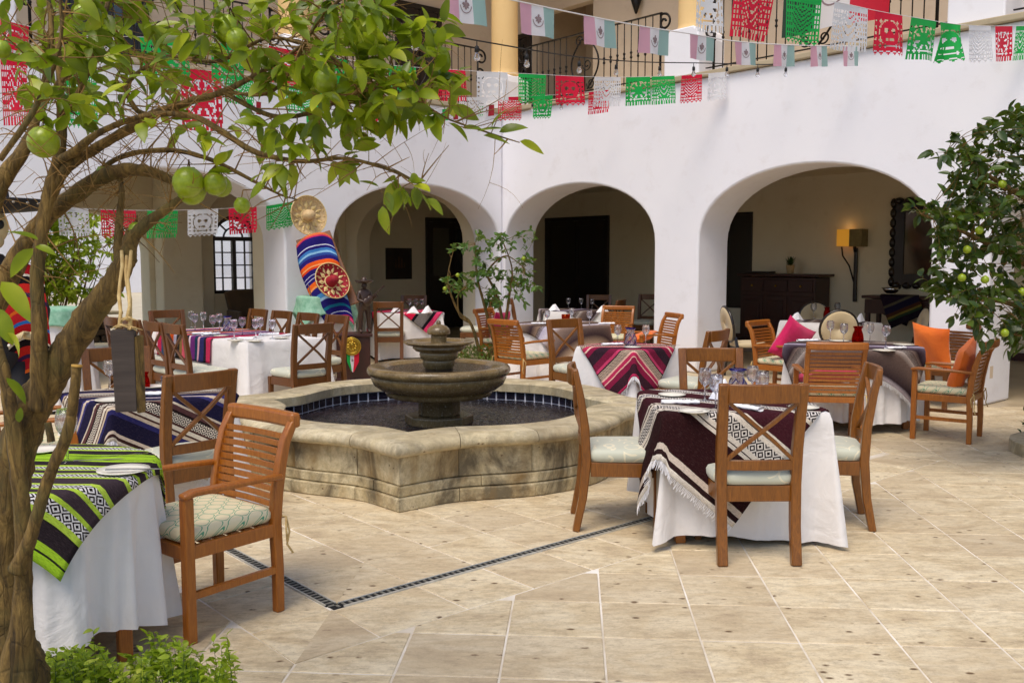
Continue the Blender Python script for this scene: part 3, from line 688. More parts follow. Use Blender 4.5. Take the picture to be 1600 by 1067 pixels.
# ================================================================ FURNITURE PROTOTYPES (front of every seat looks along local +Y)
def rrect(w, d, r, n=5):
    o = []
    for cx, cy, a0 in ((w / 2 - r, d / 2 - r, 0), (-w / 2 + r, d / 2 - r, 90), (-w / 2 + r, -d / 2 + r, 180), (w / 2 - r, -d / 2 + r, 270)):
        for i in range(n): a = math.radians(a0 + 90 * i / (n - 1)); o.append((cx + r * math.cos(a), cy + r * math.sin(a)))
    return o
def pad(mb, c, w, d, h, r=.06, crown=.015, taper=0):
    lv = [(-.5, .02), (-.42, .004), (-.15, -.006), (.2, -.006), (.42, .006), (.5, .03)]; vs = []; N = 20
    for z, ins in lv:
        for x, y in rrect(w - 2 * ins, d - 2 * ins, r): vs.append((c[0] + x * (1 + taper * y / d * 2), c[1] + y, c[2] + z * h))
    for k in (.7, .35):
        for x, y in rrect(w - .06, d - .06, r): vs.append((c[0] + x * k * (1 + taper * y / d * 2), c[1] + y * k, c[2] + .5 * h + crown * (1 - k * k)))
    vs.append((c[0], c[1], c[2] + .5 * h + crown)); nl = len(lv) + 2
    fs = [(N * i + k, N * i + (k + 1) % N, N * (i + 1) + (k + 1) % N, N * (i + 1) + k) for i in range(nl - 1) for k in range(N)]
    fs += [(N * (nl - 1) + k, N * (nl - 1) + (k + 1) % N, len(vs) - 1) for k in range(N)]; fs.append(tuple(range(N - 1, -1, -1)))
    return mb.add(vs, fs, True)
def cross_chair(mat, fab):
    r = empty('dining_chair'); wd = M[mat]
    for s in (-1, 1):
        MB().sweep([(s * .195, -.275, 0), (s * .195, -.235, .2), (s * .197, -.215, .42), (s * .2, -.225, .62), (s * .204, -.255, .82), (s * .207, -.285, .965)], .054, [.042, .048, .054, .05, .042, .032], up=(0, 1, 0)).build('back_post', wd, r, bevel=.006, smooth_angle=30)
    for s in (-1, 1): MB().sweep([(s * .222, .2, 0), (s * .222, .2, .41)], [.036, .048], [.036, .048], up=(0, 1, 0)).build('leg', wd, r, bevel=.005)
    MB().sweep([(x, -.286 - .028 * (1 - (x / .2) ** 2), .915) for x in (-.183, -.12, -.06, 0, .06, .12, .183)], .026, .1).build('top_rail', wd, r, bevel=.006, smooth_angle=30)
    MB().sweep([(x, -.226 - .02 * (1 - (x / .2) ** 2), .53) for x in (-.178, -.09, 0, .09, .178)], .024, .055).build('lower_rail', wd, r, bevel=.004, smooth_angle=30)
    for s in (-1, 1): MB().sweep([(s * -.178, -.232, .555), (s * -.06, -.262 - .003 * s, .665), (s * .06, -.276 - .003 * s, .765), (s * .18, -.278, .868)], .02, .026, up=(0, 1, 0)).build('cross_brace', wd, r, bevel=.003)
    m = MB()
    m.sweep([(-.2, .205, .373), (.2, .205, .373)], .024, .085); m.sweep([(-.172, -.214, .373), (.172, -.214, .373)], .024, .085)
    for s in (-1, 1): m.sweep([(s * .205, -.19, .373), (s * .226, .178, .373)], .024, .085)
    m.build('seat_frame', wd, r, bevel=.004)
    m = MB(); pad(m, (0, .0, .455), .46, .45, .078, .09, .014, .055); m.build('seat_cushion', M[fab], r)
    return r
def arm_chair(mat, fab):
    r = empty('slatted_armchair'); wd = M[mat]
    yb = lambda z: -.225 - .02 * ((z - .4) / .5) - .085 * max(0, (z - .4) / .5) ** 2 - (.04 * max(0, (z - .80) / .09) ** 1.5)
    for s in (-1, 1):
        zz = (.0, .2, .42, .55, .68, .78, .85, .885)
        MB().sweep([(s * .235, (-.235 + .0 if z < .42 else yb(z)), z) for z in zz], .04, [.042, .046, .05, .05, .046, .042, .036, .03], up=(0, 1, 0)).build('back_post', wd, r, bevel=.006, smooth_angle=30)
        MB().sweep([(s * .25, .225, 0), (s * .25, .225, .62)], .045, .045, up=(0, 1, 0)).build('leg', wd, r, bevel=.006)
        MB().sweep([(s * .252, -.255, .625), (s * .258, -.1, .634), (s * .262, .08, .638), (s * .262, .2, .64), (s * .262, .255, .628)], [.035, .045, .055, .06, .05], .026).build('armrest', wd, r, bevel=.009, smooth_angle=30)
    m = MB(); m.sweep([(x, yb(.87) - .018 * (1 - (x / .24) ** 2) + .004, .868) for x in (-.257, -.17, -.08, 0, .08, .17, .257)], .05, .07); m.build('top_rail', wd, r, bevel=.014, smooth_angle=30)
    for i in range(11):
        z = .46 + i * .0338
        MB().sweep([(x, yb(z) - .012 * (1 - (x / .22) ** 2), z) for x in (-.215, -.1, 0, .1, .215)], .012, .024).build('slat', wd, r, smooth_angle=30)
    m = MB()
    m.sweep([(-.23, .232, .385), (.23, .232, .385)], .024, .06); m.sweep([(-.21, -.235, .39), (.21, -.235, .39)], .024, .05)
    for s in (-1, 1): m.sweep([(s * .24, -.21, .385), (s * .245, .2, .385)], .024, .06)
    for k in range(6): m.sweep([(-.228, -.16 + k * .07, .41), (.228, -.16 + k * .07, .41)], .045, .014)
    m.build('seat_frame', wd, r, bevel=.004)
    m = MB()
    m.sweep([(-.24, -.22, .2), (-.25, .21, .2)], .022, .03); m.sweep([(.24, -.22, .2), (.25, .21, .2)], .022, .03); m.build('stretcher', wd, r)
    m = MB(); pad(m, (0, .005, .452), .47, .46, .065, .05, .012); cu = m.build('seat_cushion', M[fab], r)
    for s in (-1, 1):
        m = MB(); m.tube([(s * .22, -.23, .45), (s * .265, -.265, .44), (s * .275, -.275, .37), (s * .262, -.27, .31), (s * .285, -.285, .27)], .005, 5); m.tube([(s * .265, -.265, .44), (s * .29, -.245, .4), (s * .283, -.255, .33)], .005, 5); m.build('tie', M['rope'], cu)
    return r
def round_chair():
    r = empty('round_back_chair'); wd = M['black_wood']; m = MB()
    for s in (-1, 1): MB().sweep([(s * .19, -.27, 0), (s * .18, -.22, .42), (s * .15, -.24, .56)], .035, .035, up=(0, 1, 0)).build('leg', wd, r); MB().sweep([(s * .2, .2, 0), (s * .2, .2, .4)], .035, .035, up=(0, 1, 0)).build('leg', wd, r)
    def bp(a, k=1): return (.235 * k * math.cos(a), -.25 - .1 * (math.sin(a) * k + 1) * .5 , .73 + .235 * k * math.sin(a))
    m.tube([bp(2 * pi * i / 28) for i in range(29)], .019, 8, cap=False); m.build('back_frame', wd, r)
    m = MB(); vs = []; N = 24
    for k, off in ((.97, -.018), (.85, -.032), (0.001, -.036)):
        for i in range(N): q = bp(2 * pi * i / N, k); vs.append((q[0], q[1] + off, q[2]))
    for k, off in ((.001, .036), (.85, .032), (.97, .018)):
        for i in range(N): q = bp(2 * pi * i / N, k); vs.append((q[0], q[1] + off, q[2]))
    m.add(vs, [(N * i + k, N * i + (k + 1) % N, N * ((i + 1) % 6) + (k + 1) % N, N * ((i + 1) % 6) + k) for i in range(6) for k in range(N)], True); m.build('back_pad', M['cream'], r)
    m = MB(); m.prism(rrect(.44, .43, .1), .37, .42); m.build('seat_frame', wd, r)
    m = MB(); pad(m, (0, 0, .45), .44, .43, .07, .1, .02); m.build('seat_cushion', M['cream'], r)
    return r
PROTO = {}; USED = set()
def chair(kind, x, y, hx, hy, label, group=None, sc=1.0):
    if kind not in PROTO:
        PROTO[kind] = {'x': lambda: cross_chair('oak', 'scroll'), 'xd': lambda: cross_chair('oakd', 'scroll'), 'a': lambda: arm_chair('teak', 'trellis'), 'ad': lambda: arm_chair('oakd', 'trellis'), 'r': round_chair}[kind](); o = PROTO[kind]
    else: o = copy_tree(PROTO[kind])
    o.location = (x, y, 0); o.rotation_euler = (0, 0, math.atan2(hy, hx) - pi / 2); o.scale = (sc, sc, sc)
    g = group or {'x': 'cross-back dining chairs', 'xd': 'dark cross-back dining chairs', 'a': 'slatted teak armchairs', 'ad': 'slatted teak armchairs', 'r': 'round-back upholstered chairs'}[kind]
    for k in ('group',): o[k] = g
    o['label'] = label; o['category'] = 'armchair' if kind in ('a', 'ad') else 'chair'
    return o
# ---- tables, cloths, serapes
def shape_perim(sh, n=200):
    """closed list of (qx,qy,nx,ny,cornerness)"""
    out = []
    if sh[0] == 'round':
        for i in range(n): a = 2 * pi * i / n; out.append((sh[1] * math.cos(a), sh[1] * math.sin(a), math.cos(a), math.sin(a), .35 + .35 * math.cos(4 * a)))
        return out
    hx, hy = sh[1], sh[2]; cs = [(hx, -hy), (hx, hy), (-hx, hy), (-hx, -hy)]; ns = [(1, 0), (0, 1), (-1, 0), (0, -1)]
    for k in range(4):
        a, b = cs[k], cs[(k + 1) % 4]; L = math.hypot(b[0] - a[0], b[1] - a[1]); m = max(8, int(L * 44)); nx, ny = ns[k]
        for i in range(m + 1):
            t = i / m; e = min(t, 1 - t) * L; out.append((a[0] + (b[0] - a[0]) * t, a[1] + (b[1] - a[1]) * t, nx, ny, max(0, 1 - e / .16) * .5))
        n2 = ns[(k + 1) % 4]; a0 = math.atan2(ny, nx)
        for i in range(1, 7):
            g = a0 + (pi / 2) * i / 7; out.append((b[0], b[1], math.cos(g), math.sin(g), .5 + .5 * math.sin(pi * i / 7)))
    return out
def tablecloth(sh, c, rot, H, drop, name, label, mat='cloth', folds=9, amp=.02, flare=.05, cflare=.1, seed=1, hemvar=.0, group=None, cat='tablecloth'):
    rg = random.Random(seed); per = shape_perim(sh); N = len(per); rows = 15; vs = []; ph = [rg.uniform(0, 6.28) for _ in range(4)]
    for j in range(rows + 1):
        for i, (qx, qy, nx, ny, cn) in enumerate(per):
            a = 2 * pi * i / N; D = drop + hemvar * (math.sin(2 * a + ph[3]) * .5 + math.sin(3 * a + ph[2]) * .5) + (.02 * cn)
            d = D * (j / rows); r = .015
            if d < r * pi / 2: o = r * math.sin(d / r); z = r * (1 - math.cos(d / r))
            else: o = r; z = r + (d - r * pi / 2)
            k = max(0, z - .02) / max(drop, .1)
            w = 1.5 * (1 - 2 * abs(math.sin(folds * .5 * a + ph[0] + .9 * math.sin(2 * a))) ** .75) + .5 * math.sin((folds * 1.7) * a + ph[1]) + .22 * math.sin(folds * 3.1 * a + ph[2] + 2 * k)
            o += (flare * k + cflare * cn * k) + amp * w * (k ** .7) * (1 if sh[0] == 'round' else .45 + .9 * cn)
            vs.append((qx + nx * o, qy + ny * o, max(.012 + .004 * w, H - z)))
    fs = [(N * j + i, N * (j + 1) + i, N * (j + 1) + (i + 1) % N, N * j + (i + 1) % N) for j in range(rows) for i in range(N)]
    m = MB().add(vs, fs, True); top = [Vector(vs[i]) for i in range(N)]
    mid = [(v.x * .98, v.y * .98, H + .0005) for v in top]; b = len(vs)
    m.add([tuple(v) for v in top] + mid + [(0, 0, H + .0005)], [(i, (i + 1) % N, N + (i + 1) % N, N + i) for i in range(N)] + [(N + i, N + (i + 1) % N, 2 * N) for i in range(N)], True)
    o = m.build(name, M[mat]); o.location = (c[0], c[1], 0); o.rotation_euler = (0, 0, rot); tag(o, label, cat, group); return o
def serape(sh, c, rot, H, cx, cy, srot, hw, hl, mat, label, name='serape', fringe=True, seed=1, fold=.012, flare=.06, nu=44, nv=60, cat='serape'):
    rg = random.Random(seed); R = Matrix.Rotation(srot, 2)
    def nearest(x, y):
        if sh[0] == 'round':
            l = math.hypot(x, y)
            if l <= sh[1]: return x, y, 0, 0, 0
            return x / l * sh[1], y / l * sh[1], x / l, y / l, l - sh[1]
        qx, qy = max(-sh[1], min(sh[1], x)), max(-sh[2], min(sh[2], y)); dx, dy = x - qx, y - qy; l = math.hypot(dx, dy)
        return (qx, qy, dx / l, dy / l, l) if l > 1e-6 else (x, y, 0, 0, 0)
    def mp(u, v, lift=0.0):
        p = R @ Vector((u, v)); x, y = p.x + cx, p.y + cy; qx, qy, nx, ny, d = nearest(x, y); r = .022
        if d <= 0: return Vector((x, y, H + .004 + lift + .0012 * math.sin(23 * u + seed) * math.sin(17 * v)))
        if d < r * pi / 2: o = r * math.sin(d / r); z = r * (1 - math.cos(d / r))
        else: o = r; z = r + d - r * pi / 2
        cn = min(abs(nx), abs(ny)) * 1.4 if sh[0] != 'round' else .5
        k = min(1, d / .35); o += .006 + lift + (flare + .10 * cn) * k * min(1, d / .6) * 1.4 + fold * k * (1 + math.sin(21 * (qx * ny - qy * nx) + 6 * math.atan2(ny, nx) + seed))
        return Vector((qx + nx * o, qy + ny * o, max(.02, H + .004 - z)))
    m = MB(); vs = []; uv = []
    for j in range(nv + 1):
        for i in range(nu + 1):
            vs.append(mp(-hw + 2 * hw * i / nu, -hl + 2 * hl * j / nv)); uv.append((i / nu, j / nv))
    m.add(vs, [(j * (nu + 1) + i, j * (nu + 1) + i + 1, (j + 1) * (nu + 1) + i + 1, (j + 1) * (nu + 1) + i) for j in range(nv) for i in range(nu)], True, uv)
    o = m.build(name, mat); o.location = (c[0], c[1], 0); o.rotation_euler = (0, 0, rot); tag(o, label, cat)
    sol = o.modifiers.new('thickness', 'SOLIDIFY'); sol.thickness = .0035; sol.offset = 1
    if fringe:
        f = MB()
        for e in (-1, 1):
            for i in range(int(hw * 2 / .009)):
                u = -hw + .004 + i * .009; L = rg.uniform(.03, .055)
                pts = [mp(u + rg.uniform(-.004, .004) * k, e * (hl - .004 + L * k / 2), .002 * k) for k in range(3)]
                f.tube(pts, .0016, 3, cap=False)
        tag(f.build('fringe', M['rope'] if False else M['napkin'], o), kind='stuff')
    return o, mp
def table(sh, c, rot, H, label, name='dining_table', leg='teak'):
    t = empty(name, (c[0], c[1], 0), rot, label, 'table')
    m = MB()
    if sh[0] == 'round': m.lathe([(.001, H - .03), (sh[1] - .004, H - .03), (sh[1] - .004, H - .004), (.001, H - .004)], 36)
    else: m.box((0, 0, H - .017), (sh[1] * 2 - .008, sh[2] * 2 - .008, .026))
    m.build('tabletop', M[leg], t); a, b = (sh[1] * .62, sh[1] * .62) if sh[0] == 'round' else (sh[1] - .1, sh[2] - .1)
    for i, j in ((-1, -1), (1, -1), (1, 1), (-1, 1)):
        MB().sweep([(i * a, j * b, 0), (i * a, j * b, H - .03)], .055, .055, up=(0, 1, 0)).build('leg', M[leg], t, bevel=.006)
    return t
# ---- tableware
GP = {}
def glassware(kind, p, label, group, rz=0, sc=1):
    if kind not in GP:
        m = MB()
        if kind in ('wine', 'big'):
            k = 1.0
            out = [(.001, 0), (.034, 0), (.035, .003), (.012, .008), (.0045, .015), (.004, .085), (.008, .094), (.022, .103), (.034, .122), (.0385, .145), (.0365, .17), (.031, .195)]
            inn = [(.0295, .195), (.035, .17), (.037, .145), (.0325, .123), (.02, .105), (.001, .1)]; m.lathe(out + inn, 20); mat = M['glass']; nm = 'wine_glass'
        elif kind == 'tumbler': m.lathe([(.001, 0), (.033, 0), (.036, .01), (.04, .1), (.038, .1), (.034, .014), (.001, .012)], 20); mat = M['glass']; nm = 'tumbler'
        elif kind == 'tealight': m.lathe([(.001, 0), (.03, 0), (.034, .01), (.036, .07), (.033, .07), (.031, .012), (.001, .012)], 16); mat = M['amber']; nm = 'candle_glass'
        elif kind in ('blue', 'red'):
            m.lathe([(.001, 0), (.05, 0), (.056, .01), (.058, .05), (.05, .1), (.036, .135), (.036, .15), (.05, .175), (.047, .175), (.033, .152), (.033, .135), (.047, .1), (.055, .05), (.052, .014), (.001, .012)], 24); mat = M['glass'] if kind == 'blue' else M['redgl']; nm = 'glass_vase'
        GP[kind] = (m.mesh(nm, mat), nm)
    me, nm = GP[kind]
    if kind == 'blue':
        r = empty(nm, p, rz, label, 'vase', group); o = bpy.data.objects.new('vase_body', me); link(o, r)
        if 'rim' not in GP:
            m = MB(); m.tube([(.0495 * math.cos(2 * pi * i / 24), .0495 * math.sin(2 * pi * i / 24), .176) for i in range(25)], .0042, 6, cap=False); GP['rim'] = m.mesh('rim', M['bluegl'])
            m = MB()
            for s in range(5):
                a0 = s * 1.256; m.tube([((.0585 - (.022 if q > 7 else 0) * (q - 7) / 5) * math.cos(a0 + q * .16), (.0585 - (.022 if q > 7 else 0) * (q - 7) / 5) * math.sin(a0 + q * .16), .008 + q * .0105) for q in range(12)], .0035, 5)
            GP['swirl'] = m.mesh('swirl', M['bluegl'])
        link(bpy.data.objects.new('rim', GP['rim']), r); link(bpy.data.objects.new('swirl', GP['swirl']), r); return r
    o = bpy.data.objects.new(nm, me); COL.objects.link(o); o.location = p; o.rotation_euler = (0, 0, rz); o.scale = (sc,) * 3
    tag(o, label, {'wine': 'wine glass', 'tumbler': 'glass', 'tealight': 'candle holder', 'red': 'vase', 'big': 'wine glass'}[kind], group); return o
def plate(p, label, group, r=.085):
    if 'plate' not in GP: GP['plate'] = MB().lathe([(.001, .0), (.5, .0), (.56, .02), (.78, .07), (1, .13), (1.0, .15), (.75, .1), (.55, .05), (.001, .045)], 30).mesh('side_plate', M['china'])
    o = bpy.data.objects.new('side_plate', GP['plate']); COL.objects.link(o); o.location = p; o.scale = (r, r, .1); tag(o, label, 'plate', group); return o
def cutlery(kind, p, a, label, group):
    if kind not in GP:
        m = MB()
        if kind == 'fork':
            m.sweep([(0, 0, .003), (.1, 0, .005), (.14, 0, .008)], [.012, .005, .014], .0025)
            for q in (-.006, -.002, .002, .006): m.sweep([(.14, q, .008), (.165, q, .006), (.19, q, .009)], .0022, .0018)
        else: m.sweep([(0, 0, .004), (.09, 0, .004), (.1, 0, .004), (.19, 0, .003), (.215, 0, .003)], [.014, .012, .018, .018, .004], [.006, .005, .002, .0015, .001])
        GP[kind] = m.mesh(kind, M['silver'])
    o = bpy.data.objects.new(kind, GP[kind]); COL.objects.link(o); o.location = p; o.rotation_euler = (0, 0, a); tag(o, label, kind, group); return o
def napkin(p, a, label, group, kind=0):
    key = 'napkin%d' % kind
    if key not in GP:
        m = MB()
        if kind == 0:
            vs = []; n = 10
            for i in range(n + 1):
                for j in range(9):
                    g = 2 * pi * j / 9; w = .028 + .006 * math.sin(i * 1.3 + j); vs.append((-.11 + .22 * i / n, w * math.cos(g) * (1 - .3 * (i / n)), .016 + .015 * math.sin(g) * (.8 + .2 * math.sin(3 * i))))
            m.add(vs, [(9 * i + j, 9 * i + (j + 1) % 9, 9 * (i + 1) + (j + 1) % 9, 9 * (i + 1) + j) for i in range(n) for j in range(9)] + [tuple(range(9)), tuple(9 * n + j for j in range(8, -1, -1))], True)
        else:
            vs = [(-.1, -.03, 0), (.1, -.03, 0), (.02, .0, .12), (-.1, .05, 0), (.1, .05, 0), (-.02, .02, .1), (.0, -.05, .02)]
            m.add(vs, [(0, 6, 2), (6, 1, 2), (0, 2, 5), (0, 5, 3), (2, 1, 4), (2, 4, 5), (5, 4, 3), (0, 3, 4, 1, 6)])
        GP[key] = m.mesh('napkin', M['napkin'])
    o = bpy.data.objects.new('napkin', GP[key]); COL.objects.link(o); o.location = p; o.rotation_euler = (0, 0, a); tag(o, label, 'napkin', group); return o
def pillow(p, rot, mat, label, w=.42, th=.13):
    n = 14; vs = []
    for s in (1, -1):
        for i in range(n + 1):
            for j in range(n + 1):
                x, y = -1 + 2 * i / n, -1 + 2 * j / n; k = ((1 - x ** 4) * (1 - y ** 4)) ** .5
                px = x * (1 - .1 * (1 - y * y)) * w / 2 * 1.05; py = y * (1 - .1 * (1 - x * x)) * w / 2 * 1.05
                vs.append((px, s * k * th / 2 * (1 + .12 * math.sin(4 * x + 3 * y)) , py))
    q = (n + 1) ** 2
    fs = [(i * (n + 1) + j, (i + 1) * (n + 1) + j, (i + 1) * (n + 1) + j + 1, i * (n + 1) + j + 1) for i in range(n) for j in range(n)]
    m = MB().add(vs, fs + [tuple(q + k for k in reversed(f)) for f in fs], True); o = m.build('throw_pillow', mat); o.location = p; o.rotation_euler = rot; return tag(o, label, 'pillow')
# ================================================================ PLACEMENT
H = .755
SQR = lambda h: ('rect', h, h)
# serape colour sets
SM = {}
def stripes(seq): 
    tot = sum(w for w, _ in seq); o = []; x = 0
    for w, c in seq: o.append((x / tot, c)); x += w
    return o
def half(seq): return seq + seq[::-1][1:]
mar = half([(.5, 'dcd2c4'), (.5, '2a1818'), (.6, 'c8b8a8'), (4.4, '2a1012'), (.35, 'd8ccbc'), (.25, '2a1414'), (.5, 'd8ccbc'), (1.6, 'd9d0c6'), (.5, 'd8ccbc'), (.25, '2a1414'), (.35, 'd8ccbc'), (3.4, '3e1820'), (.3, 'd8ccbc'), (1.3, 'dcd4ce'), (.3, 'd8ccbc'), (3.6, '40181f')])
def bands_of(seq, c, minw=1.0):
    tot = sum(w for w, _ in seq); x = 0; o = []
    for w, k in seq:
        if k in c: o.append(((x) / tot, (x + w) / tot))
        x += w
    return o
def mk(name, seq, bandc, w, l, dark='1c1418', nu=16, interp='CONSTANT', reps=0):
    SM[name] = m_serape(name, stripes(seq)[:31], bands_of(seq, bandc)[:14], w, l, dark, interp, nu, reps)
mk('serape_maroon', mar, ('d9d0c6', 'dcd4ce'), 1.2, 1.54, nu=28)
pk = half([(.4, 'c0305c'), (1.6, '3a1c28'), (1, '8a1c40'), (.25, 'e8b8a8'), (.6, 'c03058'), (.25, 'e8b8a8'), (1.3, 'dcc0a8'), (.25, '2a1420'), (.5, 'c84068'), (1.2, '7a1c3c'), (1.8, '34202c'), (1.0, '8a1c40'), (.25, 'f0c8b8'), (.7, 'c03058'), (1.4, 'dcc0a9'), (1.0, '7a1838')])
mk('serape_pink', pk, ('dcc0a8', 'dcc0a9'), 1.0, 1.46, nu=32)
bl = ([(.4, 'd8ccb8'), (.4, '3a2420'), (.4, 'cbb8a4'), (1.9, '1a1730'), (.6, '2c2a5c'), (.4, 'c8b49c'), (.25, '4a2c28'), (.5, 'd8ccb8'), (.3, '4a2c28'), (1.2, 'dcd0be'), (.3, '241818'), (.6, '5a3a3a'), (.3, 'd0c0aa'), (1.9, '1c1a38'), (.5, '38366c'), (.3, 'cbb8a4')])
mk('serape_blue', bl, ('dcd0be',), 1.1, 1.4, nu=34, reps=3)
gr = ([(1.2, '9cc42c'), (.25, '24221c'), (1.0, 'a2c830'), (2.3, '2c2428'), (.2, '24221c'), (.9, 'b4d048'), (1.6, 'e2dede'), (.6, 'aecb40'), (1.6, '40343a'), (.6, 'b2ce44'), (1.6, 'e3dede'), (.7, 'b8d24c'), (1.5, '40343a')])
mk('serape_lime', gr, ('e2dede', 'e3dede'), 1.04, 1.5, nu=30, reps=3)
br = half([(.8, 'd8ccc0'), (1.2, '9a8068'), (2.5, '3a2a2c'), (1, '8a7468'), (1.0, 'd0c8d0'), (.8, 'b8b0c0'), (1.2, '8c7460'), (2.8, '32242a')])
mk('serape_brown', br, ('b8b0c0',), 1.3, 1.6, nu=30, interp='LINEAR')
dk = half([(.6, 'bdb0b4'), (2.6, '2c2024'), (.7, '6a5850'), (.9, 'b0a49c'), (.7, '7a6860'), (3, '2a1c22'), (.6, '6a5c6c'), (.8, 'c2b8cc')])
mk('serape_dark', dk, ('b0a49c',), 1.5, 1.7, nu=41, interp='LINEAR')
mc = [(1, 'c83058'), (.5, '1c1c28'), (1, '2c2c60'), (.5, 'd8a0b0'), (.8, '183850'), (1, '6a2870'), (.4, 'e0c8d0'), (.8, '1c2430'), (1, 'd05868'), (.6, '88683c'), (.8, '22201c'), (.8, 'a8a0b0'), (1, 'b84818'), (.4, 'e0a040'), (.8, '2c2c70'), (1.2, '28486c'), (1, 'c02850'), (.5, 'e0c8c8')]
mk('serape_rainbow', mc * 1, (), 1, 2)
hp = half([(.6, 'e84070'), (.4, '1c1820'), (1.4, 'a8a09c'), (.4, '1c1820'), (1.2, 'e0204c'), (.4, 'f0a0b0'), (.8, 'e82c64'), (.4, '2c2c50'), (1.2, 'b0a8a4')])
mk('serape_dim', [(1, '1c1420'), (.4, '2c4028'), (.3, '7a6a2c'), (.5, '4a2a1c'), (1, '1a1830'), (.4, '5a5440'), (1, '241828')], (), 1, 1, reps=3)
mk('serape_hot', hp, ('a8a09c', 'b0a8a4'), 1, 1.4, nu=38)
ob = [(1, 'e07040'), (.6, 'd03060'), (2.6, '241c6c'), (.25, 'd8d8e8'), (.8, '241c6c'), (.8, '3c78b8'), (.5, '88b8d8'), (.8, '2c4890'), (1.2, '241c6c'), (1.0, 'e85c1c'), (.4, 'f0a060'), (.6, 'e04414'), (1.2, '241c6c'), (.2, 'c8c8e0'), (.8, '241c6c'), (.2, 'c8c8e0'), (.9, '241c6c'), (1.1, 'e8641c'), (.5, 'f09850'), (1.6, '241c6c'), (1, '4888c0'), (.6, '9cc4e0'), (1.4, '242070'), (.6, '1c7890'), (1.2, '241c6c'), (.2, 'd8d8e8'), (.8, '241c6c'), (.6, 'c02050'), (1.2, 'e85080')]
mk('serape_board', ob, (), 1, 1)
def item(px, py, z=H + .006): return G(px, py, z)
ORD = ['first', 'second', 'third', 'fourth', 'fifth', 'sixth', 'seventh', 'eighth', 'ninth', 'tenth']
# T1 near right -----------------------------------------------------------
T1 = (1.295, 5.55); r1 = math.radians(2)
table(SQR(.45), T1, r1, H, 'square table under the maroon serape, front right')
tablecloth(SQR(.452), T1, r1, H + .001, .70, 'tablecloth', 'floor-length white cloth under the maroon serape', folds=17, amp=.036, flare=-.015, cflare=.10, seed=3, hemvar=.07)
serape(SQR(.456), T1, r1, H + .002, 0, 0, math.radians(-40), .60, .90, SM['serape_maroon'], 'maroon, black and cream diamond-band serape with white fringe hanging over the front right table', seed=2)
chair('x', .66, 5.60, 1, -.03, 'cross-back chair between the fountain and the maroon serape table, seen from the side')
chair('x', 1.295, 5.05, -.02, 1, 'nearest cross-back chair, seen squarely from behind at the maroon serape table')
chair('x', 1.91, 5.66, -.985, .2, 'cross-back chair on the right side of the maroon serape table, its back edge-on')
chair('x', 1.44, 6.44, 0, -1, 'cross-back chair behind the maroon serape table, glasses in front of its back')
g1 = 'wine glasses on the maroon serape table'
for (px, py), k, lb in (((1101, 627), 'wine', 'tall wine glass by the left plate of the maroon serape table, the one farther back'), ((1118, 640), 'wine', 'wine glass in front of its twin, left of the blue vase'), ((1175, 622), 'wine', 'wine glass right behind the blue swirled vase'), ((1190, 634), 'wine', 'stemmed glass just right of the blue swirled vase, nearest of that pair')):
    glassware(k, item(px, py), lb, g1, sc=1.02)
glassware('blue', item(1152, 622), 'clear vase with cobalt rim and swirls on the maroon serape table', 'cobalt swirled vases')
for (px, py), lb in (((1050, 619), 'cream side plate at the far left edge of the maroon serape table'), ((1084, 645), 'cream side plate at the near left of the maroon serape table'), ((1256, 639), 'cream side plate at the right edge of the maroon serape table'), ((1214, 628), 'cream side plate behind the nearest chair back')):
    plate(item(px, py), lb, 'side plates')
napkin(item(1063, 632), -.1, 'rolled white napkin between the two left plates of the maroon serape table', 'white napkins')
napkin(item(1165, 640), 2.2, 'white napkin in front of the blue vase on the maroon serape table', 'white napkins'); napkin(item(1130, 622), .9, 'white napkin left of the blue vase', 'white napkins', 1)
cutlery('fork', item(1060, 645), .15, 'fork beside the near left plate of the maroon table', 'cutlery'); cutlery('knife', item(1128, 645), 1.3, 'knife before the wine glasses on the maroon table', 'cutlery'); cutlery('fork', item(1200, 640), 1.9, 'fork beside the napkin seen through the nearest chair back', 'cutlery'); cutlery('knife', item(1243, 643), 1.5, 'knife left of the right-edge plate on the maroon table', 'cutlery')
cutlery('fork', item(1068, 617), .5, 'fork resting by the far left plate of the maroon table', 'cutlery')
# T3 pink -------------------------------------------------------------------
T3 = (1.13, 9.12); r3 = math.radians(45)
table(SQR(.345), T3, r3, H, 'small square table under the pink chevron serape behind the fountain')
tablecloth(SQR(.347), T3, r3, H + .001, .735, 'tablecloth', 'white cloth under the pink chevron serape', folds=8, amp=.014, flare=.05, cflare=.09, seed=5)
serape(SQR(.352), T3, r3, H + .002, 0, 0, math.radians(-45), .46, .74, SM['serape_pink'], 'pink and black chevron-striped serape with a fringed notch at the front corner', seed=1, fold=.006)
chair('x', 1.66, 8.66, -.8, .6, 'cross-back chair at the right of the pink serape table, pale seat towards the fountain')
chair('x', .72, 9.85, .55, -.83, 'cross-back chair between the pink serape table and the grey-brown serape table')
glassware('blue', item(985, 541), 'cobalt swirled vase on the pink serape table', 'cobalt swirled vases', sc=1); glassware('wine', item(965, 538), 'wine glass left of the blue vase on the pink serape table', 'wine glasses on the pink serape table'); glassware('wine', item(1009, 538), 'wine glass right of the blue vase on the pink serape table', 'wine glasses on the pink serape table')
napkin(item(957, 540), .2, 'white napkin on the left of the pink serape table', 'white napkins'); plate(item(988, 544), 'white plate at the near corner of the pink serape table', 'side plates'); cutlery('knife', item(1030, 540), .1, 'knife on the right of the pink serape table', 'cutlery')
